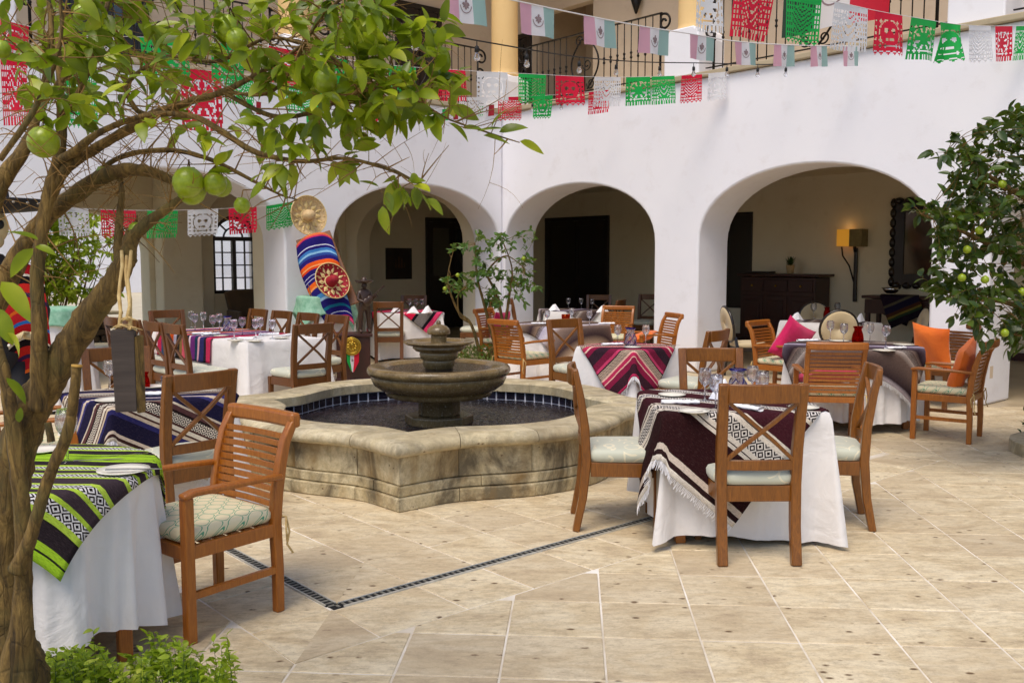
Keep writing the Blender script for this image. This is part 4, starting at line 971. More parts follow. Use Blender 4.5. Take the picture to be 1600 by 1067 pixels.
# T4 near left ---------------------------------------------------------------
T4 = (-1.97, 3.70)
table(('round', .48), T4, .6, H, 'round table under the lime-green serape, front left', name='round_table')
tablecloth(('round', .483), T4, .6, H + .001, .64, 'tablecloth', 'white cloth with deep folds on the round table, front left', folds=15, amp=.034, flare=-.0, cflare=.07, seed=4, hemvar=.07)
serape(('round', .487), T4, 0, H + .002, 0, 0, math.radians(-3), .53, .61, SM['serape_lime'], 'lime-green, charcoal and white striped serape on the front left round table', fringe=False, seed=4, fold=.01, flare=.03)
a4 = chair('a', -1.40, 4.11, -.63, -.78, 'nearest slatted teak armchair, beside the lime-green serape table', sc=1.0)
glassware('wine', item(106, 722), 'large wine glass behind the cut tree stub on the lime-green serape', 'wine glasses on the lime serape', sc=1.15)
plate(item(66, 706), 'white plate half hidden by the tree on the lime-green serape', 'side plates'); plate(item(193, 738), 'white plate with cutlery at the right of the lime-green serape', 'side plates', .1)
cutlery('knife', item(115, 722), .28, 'long knife across the stripes of the lime-green serape', 'cutlery'); cutlery('fork', item(158, 714), .22, 'fork at the back of the lime-green serape', 'cutlery'); cutlery('knife', item(165, 735, H + .02), .1, 'knife resting on the right plate of the lime-green serape', 'cutlery')
# T5 blue ----------------------------------------------------------------------
T5 = (-2.3, 5.85); r5 = math.radians(45)
table(SQR(.375), T5, r5, H, 'square table under the navy-blue serape on the left')
tablecloth(SQR(.377), T5, r5, H + .001, .72, 'tablecloth', 'white cloth under the navy-blue serape', folds=8, amp=.018, flare=.06, cflare=.09, seed=6)
serape(SQR(.382), T5, r5, H + .002, 0, 0, math.radians(16 - 45), .55, .72, SM['serape_blue'], 'navy-blue and cream serape with a black diamond band on the left table', seed=3, fold=.006)
chair('x', -1.99, 5.46, -.77, .64, 'cross-back chair seen from behind between the navy serape table and the fountain')
chair('x', -2.75, 6.52, .5, -.86, 'cross-back chair behind the navy serape table, half hidden by the hanging wooden block')
glassware('wine', item(172, 609), 'wine glass at the back left of the navy-blue serape', 'glasses on the navy serape', sc=.98); glassware('tumbler', item(262, 612), 'clear tumbler seen above the cross-back chair at the navy serape', 'glasses on the navy serape')
plate(item(176, 627), 'white plate by the hanging wooden block on the navy serape', 'side plates', .1); plate(item(240, 606), 'plate behind the hanging block on the navy serape', 'side plates'); napkin(item(236, 619), .3, 'white napkin right of the hanging wooden block', 'white napkins'); cutlery('fork', item(180, 622), .9, 'fork on the plate beside the hanging wooden block', 'cutlery')
glassware('red', item(226, 606), 'red glass candle vase behind the hanging wooden block', 'red glass vases', sc=.6)
# T6 long ------------------------------------------------------------------------
L6 = Vector((-.69, .72, 0)).normalized(); W6 = Vector((.72, .69, 0)).normalized(); N6 = Vector((-2.7, 9.47, 0)); C6 = N6 + W6 * .45 + L6 * 1.15; a6 = math.atan2(L6.y, L6.x)
table(('rect', 1.15, .45), C6, a6, H, 'long banquet table with rainbow-striped runner, back left', name='long_table')
tablecloth(('rect', 1.152, .452), C6, a6, H + .001, .70, 'tablecloth', 'long white cloth under the rainbow-striped serapes, back left', folds=14, amp=.02, flare=.05, cflare=.09, seed=7)
o6, _ = serape(('rect', 1.156, .456), C6, a6, H + .002, .3, 0, 0, .70, .74, SM['serape_rainbow'], 'rainbow-striped serape laid across the long table, nearest the fountain', fringe=False, seed=2, fold=.012, flare=.02)
for d in o6.data.uv_layers[0].data: d.uv = (d.uv[1], d.uv[0])
for k, lb in ((.36, 'first from the fountain'), (.86, 'second from the fountain'), (1.42, 'third from the fountain'), (1.98, 'farthest back')):
    p = N6 + L6 * k - W6 * .33; chair('xd', p.x, p.y, W6.x, W6.y, 'cross-back chair on near side of the long striped table, ' + lb)
for k, lb in ((.35, 'nearest its right end'), (.98, 'second from its right end'), (1.6, 'third, in front of the arched window'), (2.2, 'last, beside the brown armchair')):
    p = N6 + L6 * (k + .14) + W6 * 1.12; chair('xd', p.x, p.y, -W6.x, -W6.y, 'cross-back chair on far side of the long table, ' + lb)
p = N6 - L6 * .30 + W6 * .42; chair('xd', p.x, p.y, L6.x, L6.y, 'cross-back chair at the end of the long table nearest the fountain')
p = N6 + L6 * 2.62 + W6 * .42; chair('xd', p.x, p.y, -L6.x, -L6.y, 'cross-back chair at the far end of the long table, facing the fountain')
g6 = 'wine glasses along the long table'
for q, (px, py) in enumerate(((299, 512), (305, 517), (318, 514), (333, 520), (343, 517), (366, 529), (379, 524), (400, 528), (407, 525), (426, 529))): glassware('wine', item(px, py), 'clear wine glass on the long striped table, %s from its left end' % ORD[q], g6, sc=1.05)
for q, (px, py) in enumerate(((316, 523), (330, 524), (350, 516), (385, 531), (420, 524), (446, 526))): napkin(item(px, py), q * .9, 'white napkin on the long striped table, %s from its left end' % ORD[q], 'napkins along the long table')
for q, (px, py) in enumerate(((345, 526), (368, 533), (398, 534), (440, 529))): plate(item(px, py), 'plate on the long striped table, %s from its left end' % ORD[q], 'plates along the long table')
glassware('blue', item(356, 518), 'cobalt swirled vase among the glasses on the long table', 'cobalt swirled vases')
# T7 far pink -----------------------------------------------------------------------
T7 = (-1.78, 15.35)
table(SQR(.5), T7, .35, H, 'square table with hot-pink serape under the arch beside the statue')
tablecloth(SQR(.502), T7, .35, H + .001, .72, 'tablecloth', 'white cloth under the hot-pink serape beneath the arch', folds=8, amp=.02, flare=.05, cflare=.1, seed=8)
serape(SQR(.507), T7, .35, H + .002, 0, 0, math.radians(50), .5, .72, SM['serape_hot'], 'hot-pink, grey and black striped serape on the table beneath the arch', seed=5)
chair('xd', -1.93, 14.6, -.1, 1, 'cross-back chair seen from behind in front of the hot-pink serape table')
chair('xd', -1.75, 16.6, .1, -1, 'cross-back chair behind the hot-pink serape table'); chair('xd', -.62, 15.5, -1, .05, 'dark cross-back chair by the black door and the small tree')
for w_, px, py, q in (('right', 668, 489, 1), ('middle', 645, 490, 0), ('left', 620, 488, 1)): napkin(item(px, py), q, 'folded white napkin standing at the %s of the hot-pink serape table' % w_, 'napkins on the hot-pink serape table', 1)
for w_, px in (('left', 640), ('middle', 650), ('right', 659)): glassware('wine', item(px, 485), '%s one of three wine glasses on the hot-pink serape table' % w_, 'wine glasses on the hot-pink serape table')
# T8 / T9 -------------------------------------------------------------------------
T8 = (.66, 12.3)
table(('round', .6), T8, 0, H, 'round table with grey-brown serape in front of the middle arch', name='round_table')
tablecloth(('round', .603), T8, 0, H + .001, .70, 'tablecloth', 'white cloth under the grey-brown serape', folds=13, amp=.03, flare=.05, seed=9)
serape(('round', .607), T8, 0, H + .002, 0, -.05, math.radians(35), .68, .85, SM['serape_brown'], 'grey, brown and lilac shaded serape draped over the round table before the middle arch', seed=6)
chair('a', .14, 11.25, .72, .69, 'slatted teak armchair seen from behind just right of the fountain bowl')
chair('a', -.12, 13.35, .85, -.5, 'slatted teak armchair with a pink pillow beside the corner pier')
chair('a', 1.52, 14.0, -.35, -.93, 'slatted teak armchair facing the courtyard behind the grey-brown serape table')
chair('a', 1.82, 12.25, -.93, -.25, 'slatted teak armchair with an orange cushion, side-on left of the right-hand arch pier')
pillow((-.17, 13.5, .66), (.25, 0, 1.04), M['pink'], 'pink pillow in the armchair beside the small tree', .40); pillow((1.68, 12.2, .58), (1.2, 0, 1.3), M['orange'], 'orange cushion on the armchair behind the blue vase', .42, .12)
g8 = 'wine glasses on the grey-brown serape table'
glassware('wine', item(855, 508), 'tall wine glass at the left of the grey-brown serape table', g8); glassware('wine', item(921, 509), 'wine glass behind the cross-back chair on the grey-brown serape table', g8); glassware('wine', item(893, 504), 'wine glass beside the amber candle glass', g8); glassware('tealight', item(884, 504), 'amber candle glass on the grey-brown serape table', 'amber candle glasses', sc=1.6)
for w_, px, py, q in (('leftmost', 843, 507, 0), ('middle', 870, 509, .5), ('rightmost', 948, 507, .2)): napkin(item(px, py), q, '%s white napkin on the grey-brown serape table' % w_, 'napkins on the grey-brown serape table')
T9 = (.98, 15.7)
table(SQR(.45), T9, .1, H, 'square table under the middle arch, behind the grey-brown serape table'); tablecloth(SQR(.452), T9, .1, H + .001, .72, 'tablecloth', 'white cloth on the farther table under the middle arch', folds=8, amp=.02, cflare=.1, seed=10)
serape(SQR(.457), T9, .1, H + .002, 0, 0, .9, .45, .62, SM['serape_dark'], 'dark shaded serape on the farther table under the middle arch', fringe=False)
for w_, px, py in (('left', 888, 484), ('middle', 908, 484), ('right', 925, 485)): glassware('wine', item(px, py), w_ + ' wine glass on the farther table under the middle arch', 'wine glasses under the middle arch')
for w_, px, py in (('left', 866, 486), ('right', 942, 488)): napkin(item(px, py), .4, w_ + ' standing white napkin on the farther table under the middle arch', 'napkins under the middle arch', 1)
chair('xd', .28, 15.6, 1, 0, 'dark cross-back chair side-on at the left of the table under the middle arch'); chair('xd', 1.55, 16.9, -.2, -1, 'cross-back chair behind the table under the middle arch'); chair('xd', 1.5, 15.1, -.9, .4, 'cross-back chair at the right of the table under the middle arch'); chair('xd', 2.45, 17.2, -.5, -.85, 'lone cross-back chair in shade by the right jamb of the middle arch')
# T10 right ------------------------------------------------------------------------
T10 = (3.36, 9.15)
table(('round', .62), T10, 0, H, 'round table with dark fringed serape and orange pillows around it', name='round_table')
tablecloth(('round', .623), T10, 0, H + .001, .66, 'tablecloth', 'pleated white cloth on the round table with the dark fringed serape', folds=19, amp=.026, flare=.04, cflare=.0, seed=11)
serape(('round', .628), T10, 0, H + .002, 0, 0, math.radians(-18), .74, .84, SM['serape_dark'], 'dark plum and grey serape with fringe on the right-hand round table', seed=7, flare=.03)
chair('a', 2.83, 8.26, .15, 1, 'slatted teak armchair seen squarely from behind at the right-hand round table')
chair('a', 3.94, 8.35, -.80, .6, 'slatted armchair with an orange pillow, nearest on the right side of the courtyard')
chair('ad', 4.72, 10.25, -.85, -.5, 'dark slatted armchair with an orange pillow against the white pier')
chair('a', 3.12, 10.62, .72, -.69, 'slatted teak armchair with a magenta pillow in front of the right arch pier')
pillow((4.02, 8.26, .66), (.28, -.25, .93), M['orange'], 'bright orange pillow standing on edge in the nearest right-hand armchair', .43, .14)
pillow((4.55, 10.05, .67), (.25, .1, -1.1), M['orange'], 'orange pillow in the dark armchair by the white pier', .46, .15)
pillow((3.17, 10.5, .68), (.3, .45, .55), M['pink'], 'large magenta pillow in the armchair before the right arch pier', .46, .14)
pillow((2.86, 8.4, .55), (1.35, 0, .1), M['pink'], 'magenta cushion lying on the seat of the armchair seen from behind', .44, .12)
g10 = 'wine glasses on the right-hand round table'
for (px, py), lb in (((1297, 531), 'leftmost wine glass on the dark fringed serape'), ((1318, 537), 'wine glass left of the red glass vase on the round table'), ((1359, 536), 'wine glass right of the red glass vase on the round table'), ((1384, 541), 'rightmost wine glass on the dark fringed serape')): glassware('wine', item(px, py), lb, g10, sc=1.05)
glassware('red', item(1340, 537), 'red glass vase at the centre of the right-hand round table', 'red glass vases', sc=1.0)
for (px, py), lb in (((1381, 549), 'white plate in front of the orange pillows'), ((1412, 540), 'white plate near the dark armchair on the round table'), ((1311, 534), 'white plate near the red vase on the round table')): plate(item(px, py), lb, 'side plates', .1)
for (px, py), q, w_ in (((1400, 546), .3, 'near the orange pillows'), ((1262, 534), .1, 'near the magenta pillow'), ((1290, 541), 2, 'above the slatted armchair back')): napkin(item(px, py), q, 'white napkin on the right-hand round table ' + w_, 'napkins on the right-hand round table')
# T11 in the room --------------------------------------------------------------------
T11 = (4.38, 12.8)
table(SQR(.47), T11, .35, H, 'square white-clothed table in the room behind the right arch'); tablecloth(SQR(.472), T11, .35, H + .001, .70, 'tablecloth', 'white cloth on the table in the lamp-lit room', folds=8, amp=.02, cflare=.08, seed=12)
serape(SQR(.476), T11, .35, H + .002, 0, 0, .8, .3, .45, SM['serape_dark'], 'small dark runner on the table in the lamp-lit room', fringe=False)
chair('r', 3.25, 12.75, 1, .1, 'round-back cream chair side-on beside the right arch pier'); chair('r', 4.55, 13.75, -.1, -1, 'round-back cream chair behind the table in the lamp-lit room'); chair('r', 4.16, 12.08, .05, 1, 'round-back cream chair seen from behind in the right arch'); chair('r', 5.22, 12.5, -1, .1, 'round-back cream chair side-on by the dark console')
for w_, px, py in (('left', 1271, 498), ('right', 1308, 497)): glassware('wine', item(px, py), w_ + ' wine glass on the table in the lamp-lit room', 'wine glasses in the lamp-lit room', sc=1.15)
glassware('red', item(1292, 497), 'red glass vase on the table in the lamp-lit room', 'red glass vases', sc=.9)
for w_, px, py, q in (('leftmost', 1245, 501, .4), ('third', 1325, 500, 2.4), ('rightmost', 1345, 503, .9), ('second', 1300, 506, .1)): napkin(item(px, py), q, w_ + ' folded white napkin on the table in the lamp-lit room', 'napkins in the lamp-lit room', 1)
# ---- brown lounge chair by the arched window
lc = empty('lounge_chair', WL(2.6, BACK - .9), math.atan2(NL.y, NL.x) - pi / 2 + pi, 'brown upholstered armchair under the arched window behind the long table', 'armchair'); brn = m_cloth('brown_leather', '5a4630', '4a3826')
m = MB(); pad(m, (0, 0, .42), .7, .62, .16, .08, .02); m.build('seat', brn, lc)
m = MB(); m.sweep([(-.36, -.33, .72), (-.2, -.36, .76), (.2, -.36, .76), (.36, -.33, .72)], .1, .56); m.build('backrest', brn, lc, bevel=.04)
for s in (-1, 1): m = MB(); m.sweep([(s * .37, -.3, .56), (s * .37, .28, .54)], .08, .2); m.build('arm', brn, lc, bevel=.03)
for i in (-1, 1):
    for j in (-1, 1): MB().sweep([(i * .32, j * .27, 0), (i * .31, j * .26, .35)], .05, .05, up=(0, 1, 0)).build('leg', M['black_wood'], lc)
# ================================================================ ROOM FURNITURE
da = math.atan2(TR.y, TR.x); dd = empty('dresser', WR(2.5, BACK - .32), da, 'dark carved wooden dresser against the wall of the lamp-lit room', 'dresser'); mh = m_wood('mahogany', '2e120c', '451c12', .35)
MB().box((0, 0, .69), (1.6, .5, 1.18)).build('body', mh, dd, bevel=.01); MB().box((0, 0, 1.32), (1.74, .58, .05)).build('top', mh, dd, bevel=.012); MB().box((0, 0, .05), (1.64, .54, .1)).build('plinth', mh, dd, bevel=.01)
for s in (-1, 0, 1):
    MB().box((s * .52, -.262, .55), (.46, .022, .78)).build('door', mh, dd, bevel=.01); MB().box((s * .52, -.28, .55), (.32, .02, .6)).build('door_panel', mh, dd, bevel=.02); MB().box((s * .52, -.262, 1.12), (.46, .024, .22)).build('drawer', mh, dd, bevel=.01); MB().ell((s * .52, -.29, 1.12), (.02, .02, .02)).build('knob', M['brass'], dd)
pv = empty('potted_plant', WR(2.62, BACK - .32, 1.347), 0, 'small plant in a pale pot on the dresser', 'potted plant'); MB().lathe([(.001, 0), (.06, 0), (.08, .16), (.07, .16), (.001, .14)], 14).build('pot', M['straw'], pv)
m = MB(); rg = random.Random(5)
for i in range(40):
    a = rg.uniform(0, 6.28); h = rg.uniform(.15, .33); m.sweep([(0, 0, .12), (.05 * math.cos(a), .05 * math.sin(a), h * .8), (.1 * math.cos(a), .1 * math.sin(a), h)], [.01, .025, .004], .001)
m.build('leaves', M['mid_leaf'], pv)
MB().box((0, 0, .02), (.5, .24, .04)).build('folded_runner', M['black_wood'], None, bevel=.01); o = bpy.data.objects['folded_runner']; o.location = WR(1.98, BACK - .32, 1.347); o.rotation_euler = (0, 0, da); tag(o, 'dark folded cloth lying on the left of the dresser top', 'cloth')
lp = empty('wall_lamp', WR(3.74, BACK), da, 'tall wall lamp with a glowing parchment shade and dark pole in the room', 'wall lamp')
MB().sweep([(0.05, -.06, .85), (.05, -.06, 1.82)], .06, .05, up=(0, 1, 0)).build('pole', M['black_wood'], lp, bevel=.01)
MB().tube([(.03, -.07, 1.2), (-.06, -.09, 1.5), (-.17, -.13, 1.68), (-.19, -.14, 1.84)], .014, 7).build('arm', M['iron'], lp); MB().tube([(.05, -.09, 1.75), (.05, -.12, 1.84)], .03, 7).build('bracket', M['iron'], lp)
ts = NT('lit_parchment'); ts.col('e8c070'); ts.b.inputs['Emission Color'].default_value = lin('ffa81c'); ts.b.inputs['Emission Strength'].default_value = .2
def shade(c, w, d, h, mat, nm):
    m = MB(); m.prism([(-w / 2, -d / 2), (w / 2, -d / 2), (w / 2, d / 2), (-w / 2, d / 2), (-w / 2, d / 2 - .004), (w / 2 - .004, d / 2 - .004), (w / 2 - .004, -d / 2 + .004), (-w / 2, -d / 2 + .004)], 0, h, lambda x, y, z: (x + c[0], y + c[1], z + c[2])); return m.build(nm, mat, lp)
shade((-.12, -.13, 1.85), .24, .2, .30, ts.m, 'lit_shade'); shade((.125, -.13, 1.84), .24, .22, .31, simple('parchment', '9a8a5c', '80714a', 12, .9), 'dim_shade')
ld = bpy.data.lights.new('lamp_glow', 'POINT'); ld.energy = .15; ld.color = (1, .62, .25); ld.shadow_soft_size = .06; lo = bpy.data.objects.new('bulb', ld); link(lo, lp); lo.location = (-.12, -.13, 2.2)
def mir(o, Q):
    m = MB()
    for k in range(9):
        for t in (4.46, 5.72): m.ell(Q(t, 1.22 + k * .17, .05), (.06, .06, .09), 8, 5)
    for k in range(7):
        for z in (1.16, 2.62): m.ell(Q(4.56 + k * .18, z, .05), (.09, .06, .06), 8, 5)
    m.build('carving', M['black_wood'], o)
framed('wall_mirror', WR, BACK, 4.46, 5.72, 1.16, 2.62, 'large mirror in a scalloped black frame beside the lime tree leaves', 'mirror', M['black_wood'], simple('mirror_glass', '4a4038', None, rough=.08, Metallic=1.0), w=.2, d=.06, art=mir)
cs = empty('console_table', WR(5.0, BACK - .62), da, 'dark console table with a draped striped serape under the mirror', 'console')
MB().box((0, 0, .98), (1.3, .5, .05)).build('top', mh, cs, bevel=.01); MB().box((0, 0, .82), (1.2, .44, .24)).build('apron', mh, cs)
for i in (-1, 1):
    for j in (-1, 1): MB().sweep([(i * .55, j * .19, 0), (i * .55, j * .19, .72)], .07, .07, up=(0, 1, 0)).build('leg', mh, cs, bevel=.01)
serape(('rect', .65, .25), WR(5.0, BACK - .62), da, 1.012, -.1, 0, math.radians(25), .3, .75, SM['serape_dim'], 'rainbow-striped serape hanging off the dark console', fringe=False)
o = MB().lathe([(.001, .0), (.07, 0), (.11, .03), (.16, .1), (.15, .1), (.1, .04), (.001, .02)], 20).build('bowl', M['silver']); o.location = WR(4.75, BACK - .62, 1.04); tag(o, 'silver bowl on the dark console', 'bowl')
MB().box((0, 0, 0), (.09, .012, .14)).build('switch_plate', M['taupe'], None, bevel=.004); o = bpy.data.objects['switch_plate']; o.location = WR(8.145, .17, .36); o.rotation_euler = (0, 0, da + pi / 2); tag(o, 'small beige socket plate low on the side of the right pier', 'socket')
# ================================================================ SOMBREROS, BOARD, STATUE, MEDAL
PF0 = WL(3.72, -.02)
def wallbasis(fr):
    ax = (fr(1, 0) - fr(0, 0)).normalized(); return ax
def sombrero(p, R, tilt, brim, petal, felt, label, star='gold', crown=None):
    """local z = axis of the crown, pointing to the viewer"""
    o = empty('sombrero', p, 0, label, 'sombrero'); o.rotation_euler = tilt
    MB().lathe([(.001, -.0), (.05, -.0), (R * .3, .0), (R * .7, .01), (R * .93, .045), (R, .085), (R * .985, .095), (R * .92, .062), (R * .7, .028), (R * .34, .02), (.001, .02)], 48).build('brim', brim, o)
    MB().lathe([(R * .32, .015), (R * .3, .06), (R * .27, .12), (R * .24, .16), (R * .16, .19), (R * .06, .2), (.001, .2)], 28).build('crown', crown or brim, o)
    for ring_, (r0, r1, n) in enumerate(((.34, .76, 8), (.5, .88, 8))):
        for i in range(n):
            m = MB(); a = 2 * pi * (i + .5 * ring_) / n; w = (.34 if ring_ == 0 else .16)
            def pt(r, s): aa = a + s; zz = .026 + .0 + (.0005 * r) + (max(0, r - .7) * .16); return (R * r * math.cos(aa), R * r * math.sin(aa), zz + .006 * (1 + ring_ * 0) )
            m.add([pt(r0, 0), pt((r0 + r1) / 2, w * .75), pt(r1, 0), pt((r0 + r1) / 2, -w * .75), (R * (r0 + r1) / 2 * math.cos(a), R * (r0 + r1) / 2 * math.sin(a), .045)], [(0, 3, 4), (3, 2, 4), (2, 1, 4), (1, 0, 4)]); m.build('embroidered_petal', petal, o)
    m = MB(); m.tube([(R * .99 * math.cos(2 * pi * i / 40), R * .99 * math.sin(2 * pi * i / 40), .09) for i in range(41)], .007, 5, cap=False); m.tube([(R * .33 * math.cos(2 * pi * i / 30), R * .33 * math.sin(2 * pi * i / 30), .03) for i in range(31)], .01, 5, cap=False)
    for i in range(20): a = 2 * pi * i / 20; m.ell((R * .9 * math.cos(a), R * .9 * math.sin(a), .068), (.012, .012, .006), 6, 4)
    m.build('trim', petal, o); return o
vdir = lambda p: (Vector((0, 0, 1.6)) - Vector(p)).normalized()
n1 = (-NL * 1.0 + Vector((0, 0, .12))).normalized(); p1 = P(478, 338, 13.45)
sombrero(p1, .285, n1.to_track_quat('Z', 'Y').to_euler(), M['straw'], M['gold'], None, 'straw-coloured sombrero with gold petals at the top of the white pier', crown=M['straw'])
n2 = (-NL + TR * .1 + Vector((0, 0, .45))).normalized(); p2 = P(515, 442, 12.95)
sombrero(p2, .262, n2.to_track_quat('Z', 'Y').to_euler(), M['dred'], M['gold'], None, 'red sombrero with cream star embroidery resting on the blue serape', crown=M['dred'])
# leaning board + draped serape: spine from top to bottom
bt, bb = P(489, 368, 13.42), P(528, 478, 13.1); ax = Vector((1, 0, 0)); 
bd = empty('leaning_harp_case', bb, 0, 'tall brown wooden panel leaning behind the blue and orange serape', 'panel'); 
sp = (bt - bb).normalized(); sdv = TL.cross(sp); wdv = sp.cross((vdir(bb))).normalized()
m = MB(); m.sweep([bb - bb + wdv * .02 * -1 - sp * .05, (bt - bb)], [.62, .5], .04, up=vdir(bb)); m.build('panel', M['oak'], bd, bevel=.01)
nv, nu_ = 40, 16; vs = []; uvs = []; vd = vdir(bb); pts = [P(489, 362, 13.30), P(497, 400, 13.22), P(510, 440, 13.05), P(531, 470, 12.9), P(556, 480, 12.86)]
def cr(pts, t):
    n = len(pts) - 1; k = min(int(t * n), n - 1); f = t * n - k; p0, p1_, p2_, p3 = pts[max(k - 1, 0)], pts[k], pts[k + 1], pts[min(k + 2, n)]
    return .5 * ((2 * p1_) + (p2_ - p0) * f + (2 * p0 - 5 * p1_ + 4 * p2_ - p3) * f * f + (3 * p1_ - p0 - 3 * p2_ + p3) * f ** 3)
for j in range(nv + 1):
    t = j / nv; c = cr([P(490, 366, 13.34), P(499, 405, 13.24), P(513, 450, 13.1), P(535, 500, 12.98)], t); wv = (Vector((1, 0, .24 - .05 * t))).normalized()
    w = .5 + .06 * math.sin(t * 5) - (.12 if t > .8 else 0) * (t - .8) / .2
    for i in range(nu_ + 1):
        u = i / nu_ - .5; bul = .05 * math.cos(u * pi) + .012 * math.sin(9 * u + 14 * t) + .01 * math.sin(20 * t)
        vs.append(c + wv * (u * w) + vd * bul - Vector((0, 0, .10 * (abs(u) * 2) ** 3))); uvs.append((i / nu_, t))
m = MB(); m.add(vs, [(j * (nu_ + 1) + i, j * (nu_ + 1) + i + 1, (j + 1) * (nu_ + 1) + i + 1, (j + 1) * (nu_ + 1) + i) for j in range(nv) for i in range(nu_)], True, uvs)
o = m.build('serape', SM['serape_board']); s_ = o.modifiers.new('thickness', 'SOLIDIFY'); s_.thickness = .01; tag(o, 'blue and orange striped serape draped down the leaning panel between two sombreros', 'serape')
CT = P(508, 462, 13.42); CT = (CT.x, CT.y)
table(('round', .36), CT, 0, 1.08, 'tall cocktail table holding the serape and sombreros beside the pier', name='cocktail_table')
tablecloth(('round', .363), CT, 0, 1.082, 1.05, 'tablecloth', 'long white skirt of the tall cocktail table behind the statue', folds=12, amp=.02, flare=.03, seed=13)
serape(('round', .37), CT, 0, 1.085, 0, 0, .3, .62, .62, M['mint'], 'mint brocade overlay on the tall cocktail table under the red sombrero', name='overlay_cloth', fringe=False, fold=.02, flare=.03, cat='tablecloth')
CT2 = P(78, 474, 10.0); CT2 = (CT2.x, CT2.y)
table(('round', .36), CT2, 0, 1.08, 'tall cocktail table at the far left behind the lime trunk', name='cocktail_table')
tablecloth(('round', .363), CT2, 0, 1.082, 1.05, 'tablecloth', 'long white skirt of the cocktail table behind the lime trunk', folds=12, amp=.025, flare=.06, seed=14)
serape(('round', .37), CT2, 0, 1.085, 0, 0, .5, .55, .55, M['mint'], 'mint brocade overlay on the cocktail table behind the lime trunk', name='overlay_cloth', fringe=False, fold=.02, flare=.02, cat='tablecloth')
# pedestal + statue + medal
PB = P(550, 520, 12.3); PB = Vector((PB.x, PB.y, 0)); pd = empty('wooden_pedestal', PB, .25, 'dark wooden box pedestal under the carved musician', 'pedestal')
MB().box((0, 0, .31), (.44, .4, .58)).build('body', M['oakd'] if False else mh, pd, bevel=.01); MB().box((0, 0, .62), (.5, .46, .04)).build('top', mh, pd, bevel=.008); MB().box((0, 0, .03), (.48, .44, .06)).build('plinth', mh, pd, bevel=.008)
SB = P(590 - 22, 520, 12.3); SB = Vector((PB.x + .17, PB.y, .641)); carved = m_wood('carved_walnut', '2e1c12', '4a2e1c', .4)
stt = empty('wooden_statue', SB, .5, 'carved dark wood musician in a wide hat holding a guitar on the pedestal', 'statue')
sk_v = [(0, 0, .36), (-.045, 0, .33), (.045, 0, .33), (-.055, .0, .17), (.055, .0, .17), (-.06, 0, .03), (.06, 0, .03), (0, 0, .46), (0, 0, .54), (0, 0, .6), (-.075, 0, .53), (.075, 0, .53), (-.1, -.03, .44), (.11, -.03, .45), (-.02, -.09, .41), (.14, -.1, .5), (-.06, -.05, .01), (.06, -.05, .01)]
sk_e = [(0, 1), (0, 2), (1, 3), (2, 4), (3, 5), (4, 6), (0, 7), (7, 8), (8, 9), (8, 10), (8, 11), (10, 12), (11, 13), (12, 14), (13, 15), (5, 16), (6, 17)]
sk_r = [.06, .045, .045, .032, .032, .026, .026, .06, .055, .022, .03, .03, .024, .024, .018, .018, .018, .018]
def skin(name, v, e, r, mat, parent, root=0, sub=2):
    me = bpy.data.meshes.new(name); me.from_pydata(v, e, []); me.materials.append(mat); o = bpy.data.objects.new(name, me); link(o, parent)
    sk = o.modifiers.new('skin', 'SKIN'); sk.use_smooth_shade = True; sb = o.modifiers.new('sub', 'SUBSURF'); sb.levels = sub; sb.render_levels = sub
    lay = me.skin_vertices[0] if me.skin_vertices else None
    if lay is None:
        bpy.context.view_layer.objects.active = o
    for i, rr in enumerate(r):
        me.skin_vertices[0].data[i].radius = (rr, rr); me.skin_vertices[0].data[i].use_root = (i == root)
    return o
try: skin('body', sk_v, sk_e, sk_r, carved, stt)
except Exception as ex:
    print('skin fallback', ex); m = MB()
    for a, b in sk_e: m.tube([sk_v[a], sk_v[b]], [sk_r[a], sk_r[b]], 8)
    m.build('body', carved, stt)
m = MB(); m.ell((0, -.005, .625), (.036, .04, .048), 12, 8); m.ell((0, -.044, .62), (.008, .012, .014), 6, 4); m.ell((0, -.036, .6), (.014, .008, .005), 6, 4)
for s in (-1, 1): m.ell((s * .036, 0, .62), (.006, .01, .014), 6, 4); m.ell((s * .014, -.036, .634), (.007, .005, .005), 6, 4)
m.build('head', carved, stt)
m = MB(); m.lathe([(.001, .65), (.05, .652), (.105, .668), (.125, .69), (.12, .694), (.1, .676), (.045, .664), (.04, .7), (.025, .735), (.001, .74)], 22); m.build('hat', carved, stt)
Rg = Matrix.Rotation(math.radians(-42), 3, 'Y'); m = MB()
m.ell(Vector((0, -.1, .41)), (.06, .02, .055), 14, 8, Rg); m.ell(Vector((.045, -.1, .45)), (.045, .019, .045), 14, 8, Rg); m.sweep([(.07, -.105, .475), (.21, -.11, .6)], .014, .01, up=(0, 1, 0)); m.sweep([(.2, -.11, .59), (.235, -.11, .622)], .024, .012, up=(0, 1, 0)); m.build('guitar', carved, stt)
MP = P(550, 541, 12.02); md = empty('medal_rosette', MP, .1, 'gold medal with a green, white and red ribbon hanging on the wooden pedestal', 'medal')
Rm = Matrix.Rotation(pi / 2, 3, 'X')
MB().lathe([(.001, 0), (.115, 0), (.12, .008), (.115, .016), (.1, .012), (.001, .012)], 32, M=Rm).build('disc', M['brass'], md)
m = MB(); rg = random.Random(8)
for i in range(9): a = i * .7; m.ell((.05 * math.cos(a), -.014, .05 * math.sin(a)), (.022, .006, .014), 7, 4, Matrix.Rotation(a, 3, 'Y'))
m.ell((0, -.015, .01), (.02, .008, .04), 8, 5); m.tube([(.088 * math.cos(2 * pi * i / 24), -.013, .088 * math.sin(2 * pi * i / 24)) for i in range(25)], .006, 5, cap=False); m.build('relief', M['brass'], md)
